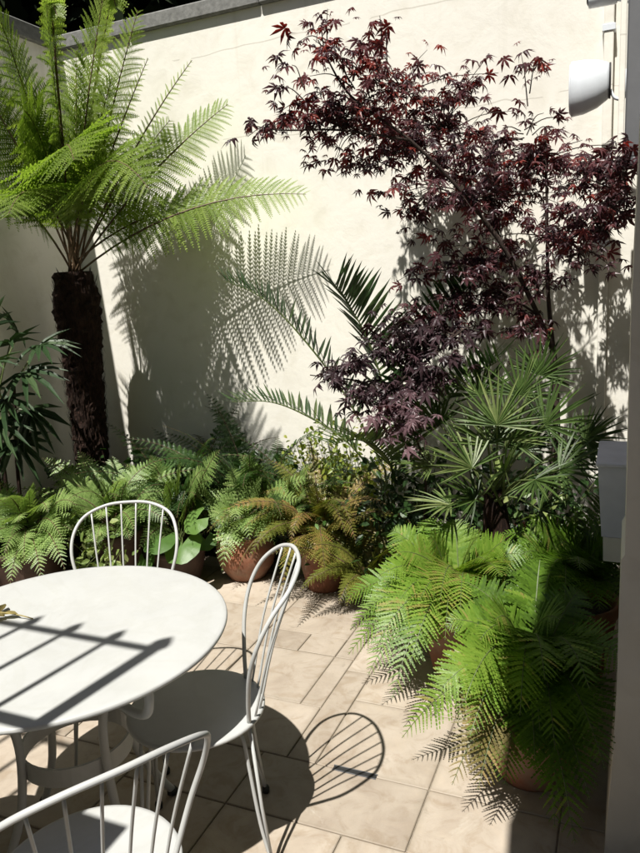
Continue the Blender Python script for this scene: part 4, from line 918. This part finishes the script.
MP = np.array([-0.36, 3.60, 0.0]); pot((MP[0], MP[1] - 0.02, 0), 0.21, 0.33, 'terracotta pot of the tall maple, hidden behind the fan palm')
mbz = MP + np.array([0, 0, 0.28])
t = thing('japanese_maple', 'tall purple Japanese maple spreading across the cream back wall', 'maple tree', tuple(mbz))
fork = at(553, 350, 3.58)
top = at(545, 130, 3.45)
limbs = {'main': [mbz, at(556, 440, 3.6), fork], 'right': [fork, at(548, 290, 3.52), at(547, 210, 3.48), top],
         'left': [fork, at(538, 315, 3.48), at(505, 250, 3.35), at(460, 190, 3.22), at(410, 140, 3.1), at(350, 95, 3.0), at(318, 40, 2.98)],
         'mid': [at(505, 250, 3.35), at(480, 190, 3.52), at(450, 125, 3.62), at(400, 85, 3.55)],
         'far_right': [at(547, 250, 3.5), at(585, 215, 3.3), at(625, 190, 3.15)], 'low_left': [at(538, 315, 3.48), at(490, 285, 3.35), at(440, 272, 3.25), at(412, 276, 3.2)],
         'left_low': [at(410, 140, 3.1), at(340, 130, 2.98), at(280, 130, 2.92), at(246, 124, 2.9)]}
lim_pts = []
for k, pts in limbs.items():
    P = catmull(pts, 6); lim_pts.append(P)
    mb = MB(); r0 = {'main': (0.021, 0.016), 'right': (0.012, 0.004), 'left': (0.013, 0.003)}.get(k, (0.006, 0.0018))
    tube(mb, P - mbz, r0, 8); mb.build('trunk' if k == 'main' else 'limb', M['bark'], t, True)
ALL = np.vstack(lim_pts[1:])
def near_limb(c): return ALL[np.argmin(np.linalg.norm(ALL - c - np.array([0.05, 0.05, -0.08]), axis=1))]
def mt_tint(px, py):
    red = math.exp(-(((px - 370) / 70) ** 2 + ((py - 75) / 45) ** 2))
    return float(np.clip(rng.normal(0.42 + 0.42 * red, 0.27), 0.02, 1))
CL = [(322, 28, 2.98, 22, 20, 20, .05), (350, 66, 3.0, 34, 24, 42, .06), (300, 92, 2.95, 30, 20, 22, .05), (392, 42, 3.05, 26, 20, 10, .05), (272, 130, 2.9, 28, 6, 18, .05),
      (338, 118, 2.98, 46, 30, 80, .07), (398, 88, 3.55, 40, 26, 80, .1), (440, 128, 3.66, 50, 36, 130, .1), (385, 160, 3.3, 44, 20, 60, .14), (470, 88, 3.6, 38, 12, 26, .07),
      (512, 72, 3.4, 30, 10, 12, .06), (540, 160, 3.5, 52, 28, 120, .12), (602, 168, 3.15, 34, 20, 60, .08), (500, 200, 3.62, 56, 34, 140, .12), (605, 228, 3.2, 32, 28, 70, .08),
      (545, 235, 3.35, 46, 34, 70, .1), (445, 195, 3.25, 44, 26, 55, .1), (478, 258, 3.4, 44, 36, 80, .12), (438, 272, 3.3, 36, 8, 34, .05), (497, 300, 3.45, 26, 26, 44, .08), (415, 215, 3.3, 26, 16, 26, .08), (350, 128, 3.1, 36, 24, 46, .08), (405, 150, 3.3, 40, 20, 50, .1), (450, 165, 3.4, 40, 20, 50, .1), (520, 130, 3.5, 34, 16, 30, .08), (470, 312, 3.38, 40, 18, 44, .08), (522, 325, 3.45, 24, 20, 30, .06), (430, 322, 3.32, 30, 16, 34, .06), (616, 205, 3.66, 16, 34, 44, .05), (588, 250, 3.62, 16, 18, 22, .05), (540, 285, 3.45, 18, 20, 18, .05)]
nl = place_leaves(t, mbz, CL, M['maple'], 0.055, 290, mt_tint, near_limb, dens=1.5)

SM = potted((-0.93, 3.36), 0.15, 0.24, 'dark clay pot of the small maple, hidden by ferns', 0, 'brown_pot')
t = thing('japanese_maple', 'small mauve maple low in front of the date palm', 'maple tree', tuple(SM))
lims = []
for pts in ([SM, at(425, 470, 3.25), at(402, 400, 3.1), at(410, 340, 3.15)], [at(402, 420, 3.08), at(370, 385, 3.05), at(310, 375, 3.0)], [at(405, 440, 3.06), at(395, 425, 2.95), at(400, 415, 2.9)], [at(402, 380, 3.1), at(440, 350, 3.15), at(460, 330, 3.2)]):
    P = catmull(pts, 6); lims.append(P); mb = MB(); tube(mb, P - SM, (0.009, 0.0025), 7); mb.build('limb', M['bark'], t, True)
ALL = np.vstack(lims)
CL2 = [(400, 355, 3.15, 42, 28, 70, .07), (345, 372, 3.02, 30, 16, 34, .05), (400, 422, 2.92, 30, 18, 44, .04), (450, 338, 3.18, 34, 22, 50, .06), (375, 395, 3.08, 36, 20, 46, .06), (425, 385, 3.15, 26, 22, 36, .05)]
place_leaves(t, SM, CL2, M['maple2'], 0.066, 290, lambda px, py: float(np.clip(rng.normal(0.72 if py > 410 else (0.35 if py > 380 else 0.15), 0.18), 0, 1)), lambda c: ALL[np.argmin(np.linalg.norm(ALL - c, axis=1))], dens=1.5)

# ------------------------------------------------------------------ big bright ferns, front right
def big_fern(loc, label, plabel, specs, n_extra, Lx, pr=0.17, ph=0.34, tint=0.55, brown=()):  # frond tints paint the light: bright for sunlit tips, dark for shaded fronds
    pot((loc[0], loc[1], 0), pr, ph, plabel); b = np.array([loc[0], loc[1], ph * 0.86])
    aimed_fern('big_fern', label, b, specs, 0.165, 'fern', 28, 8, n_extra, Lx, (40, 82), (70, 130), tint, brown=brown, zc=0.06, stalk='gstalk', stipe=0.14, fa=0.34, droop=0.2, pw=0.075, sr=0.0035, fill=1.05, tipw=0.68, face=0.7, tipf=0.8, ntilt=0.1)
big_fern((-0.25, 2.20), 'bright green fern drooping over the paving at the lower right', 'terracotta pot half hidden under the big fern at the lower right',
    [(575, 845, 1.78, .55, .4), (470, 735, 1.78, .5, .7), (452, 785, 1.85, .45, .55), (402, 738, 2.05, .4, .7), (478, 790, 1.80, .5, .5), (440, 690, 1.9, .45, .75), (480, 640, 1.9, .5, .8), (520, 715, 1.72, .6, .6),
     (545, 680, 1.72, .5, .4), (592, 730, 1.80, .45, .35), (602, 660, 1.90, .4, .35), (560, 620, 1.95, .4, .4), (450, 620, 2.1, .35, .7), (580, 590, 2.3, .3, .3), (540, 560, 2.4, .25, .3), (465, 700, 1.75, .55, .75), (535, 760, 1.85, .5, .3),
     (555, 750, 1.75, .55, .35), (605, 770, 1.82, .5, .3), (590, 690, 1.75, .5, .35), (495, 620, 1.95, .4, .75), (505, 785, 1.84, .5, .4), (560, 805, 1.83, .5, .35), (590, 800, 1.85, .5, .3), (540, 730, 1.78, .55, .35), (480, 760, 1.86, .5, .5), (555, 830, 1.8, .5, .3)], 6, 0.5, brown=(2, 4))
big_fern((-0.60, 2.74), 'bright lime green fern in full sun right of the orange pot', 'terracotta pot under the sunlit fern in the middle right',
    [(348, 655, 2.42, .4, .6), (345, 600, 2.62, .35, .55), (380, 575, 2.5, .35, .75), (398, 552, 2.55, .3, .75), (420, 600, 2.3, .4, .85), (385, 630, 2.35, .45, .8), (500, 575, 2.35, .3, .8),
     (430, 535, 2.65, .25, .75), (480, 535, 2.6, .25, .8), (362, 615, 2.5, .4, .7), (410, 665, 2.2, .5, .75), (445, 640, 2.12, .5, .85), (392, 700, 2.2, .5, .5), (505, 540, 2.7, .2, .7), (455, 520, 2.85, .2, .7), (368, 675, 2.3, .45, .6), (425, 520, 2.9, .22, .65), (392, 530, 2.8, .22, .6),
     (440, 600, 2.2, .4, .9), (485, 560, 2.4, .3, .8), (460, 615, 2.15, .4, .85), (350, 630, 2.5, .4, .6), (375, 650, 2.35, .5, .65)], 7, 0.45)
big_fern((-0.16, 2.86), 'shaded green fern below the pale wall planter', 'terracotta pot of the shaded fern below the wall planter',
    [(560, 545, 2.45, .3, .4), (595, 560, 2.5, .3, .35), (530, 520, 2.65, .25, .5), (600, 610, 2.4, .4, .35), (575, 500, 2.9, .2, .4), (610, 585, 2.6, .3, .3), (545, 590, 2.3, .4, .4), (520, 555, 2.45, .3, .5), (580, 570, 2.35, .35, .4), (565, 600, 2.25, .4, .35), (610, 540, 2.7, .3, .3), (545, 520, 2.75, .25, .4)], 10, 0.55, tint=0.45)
print('maple leaves', nl, 'objects', len(bpy.data.objects))
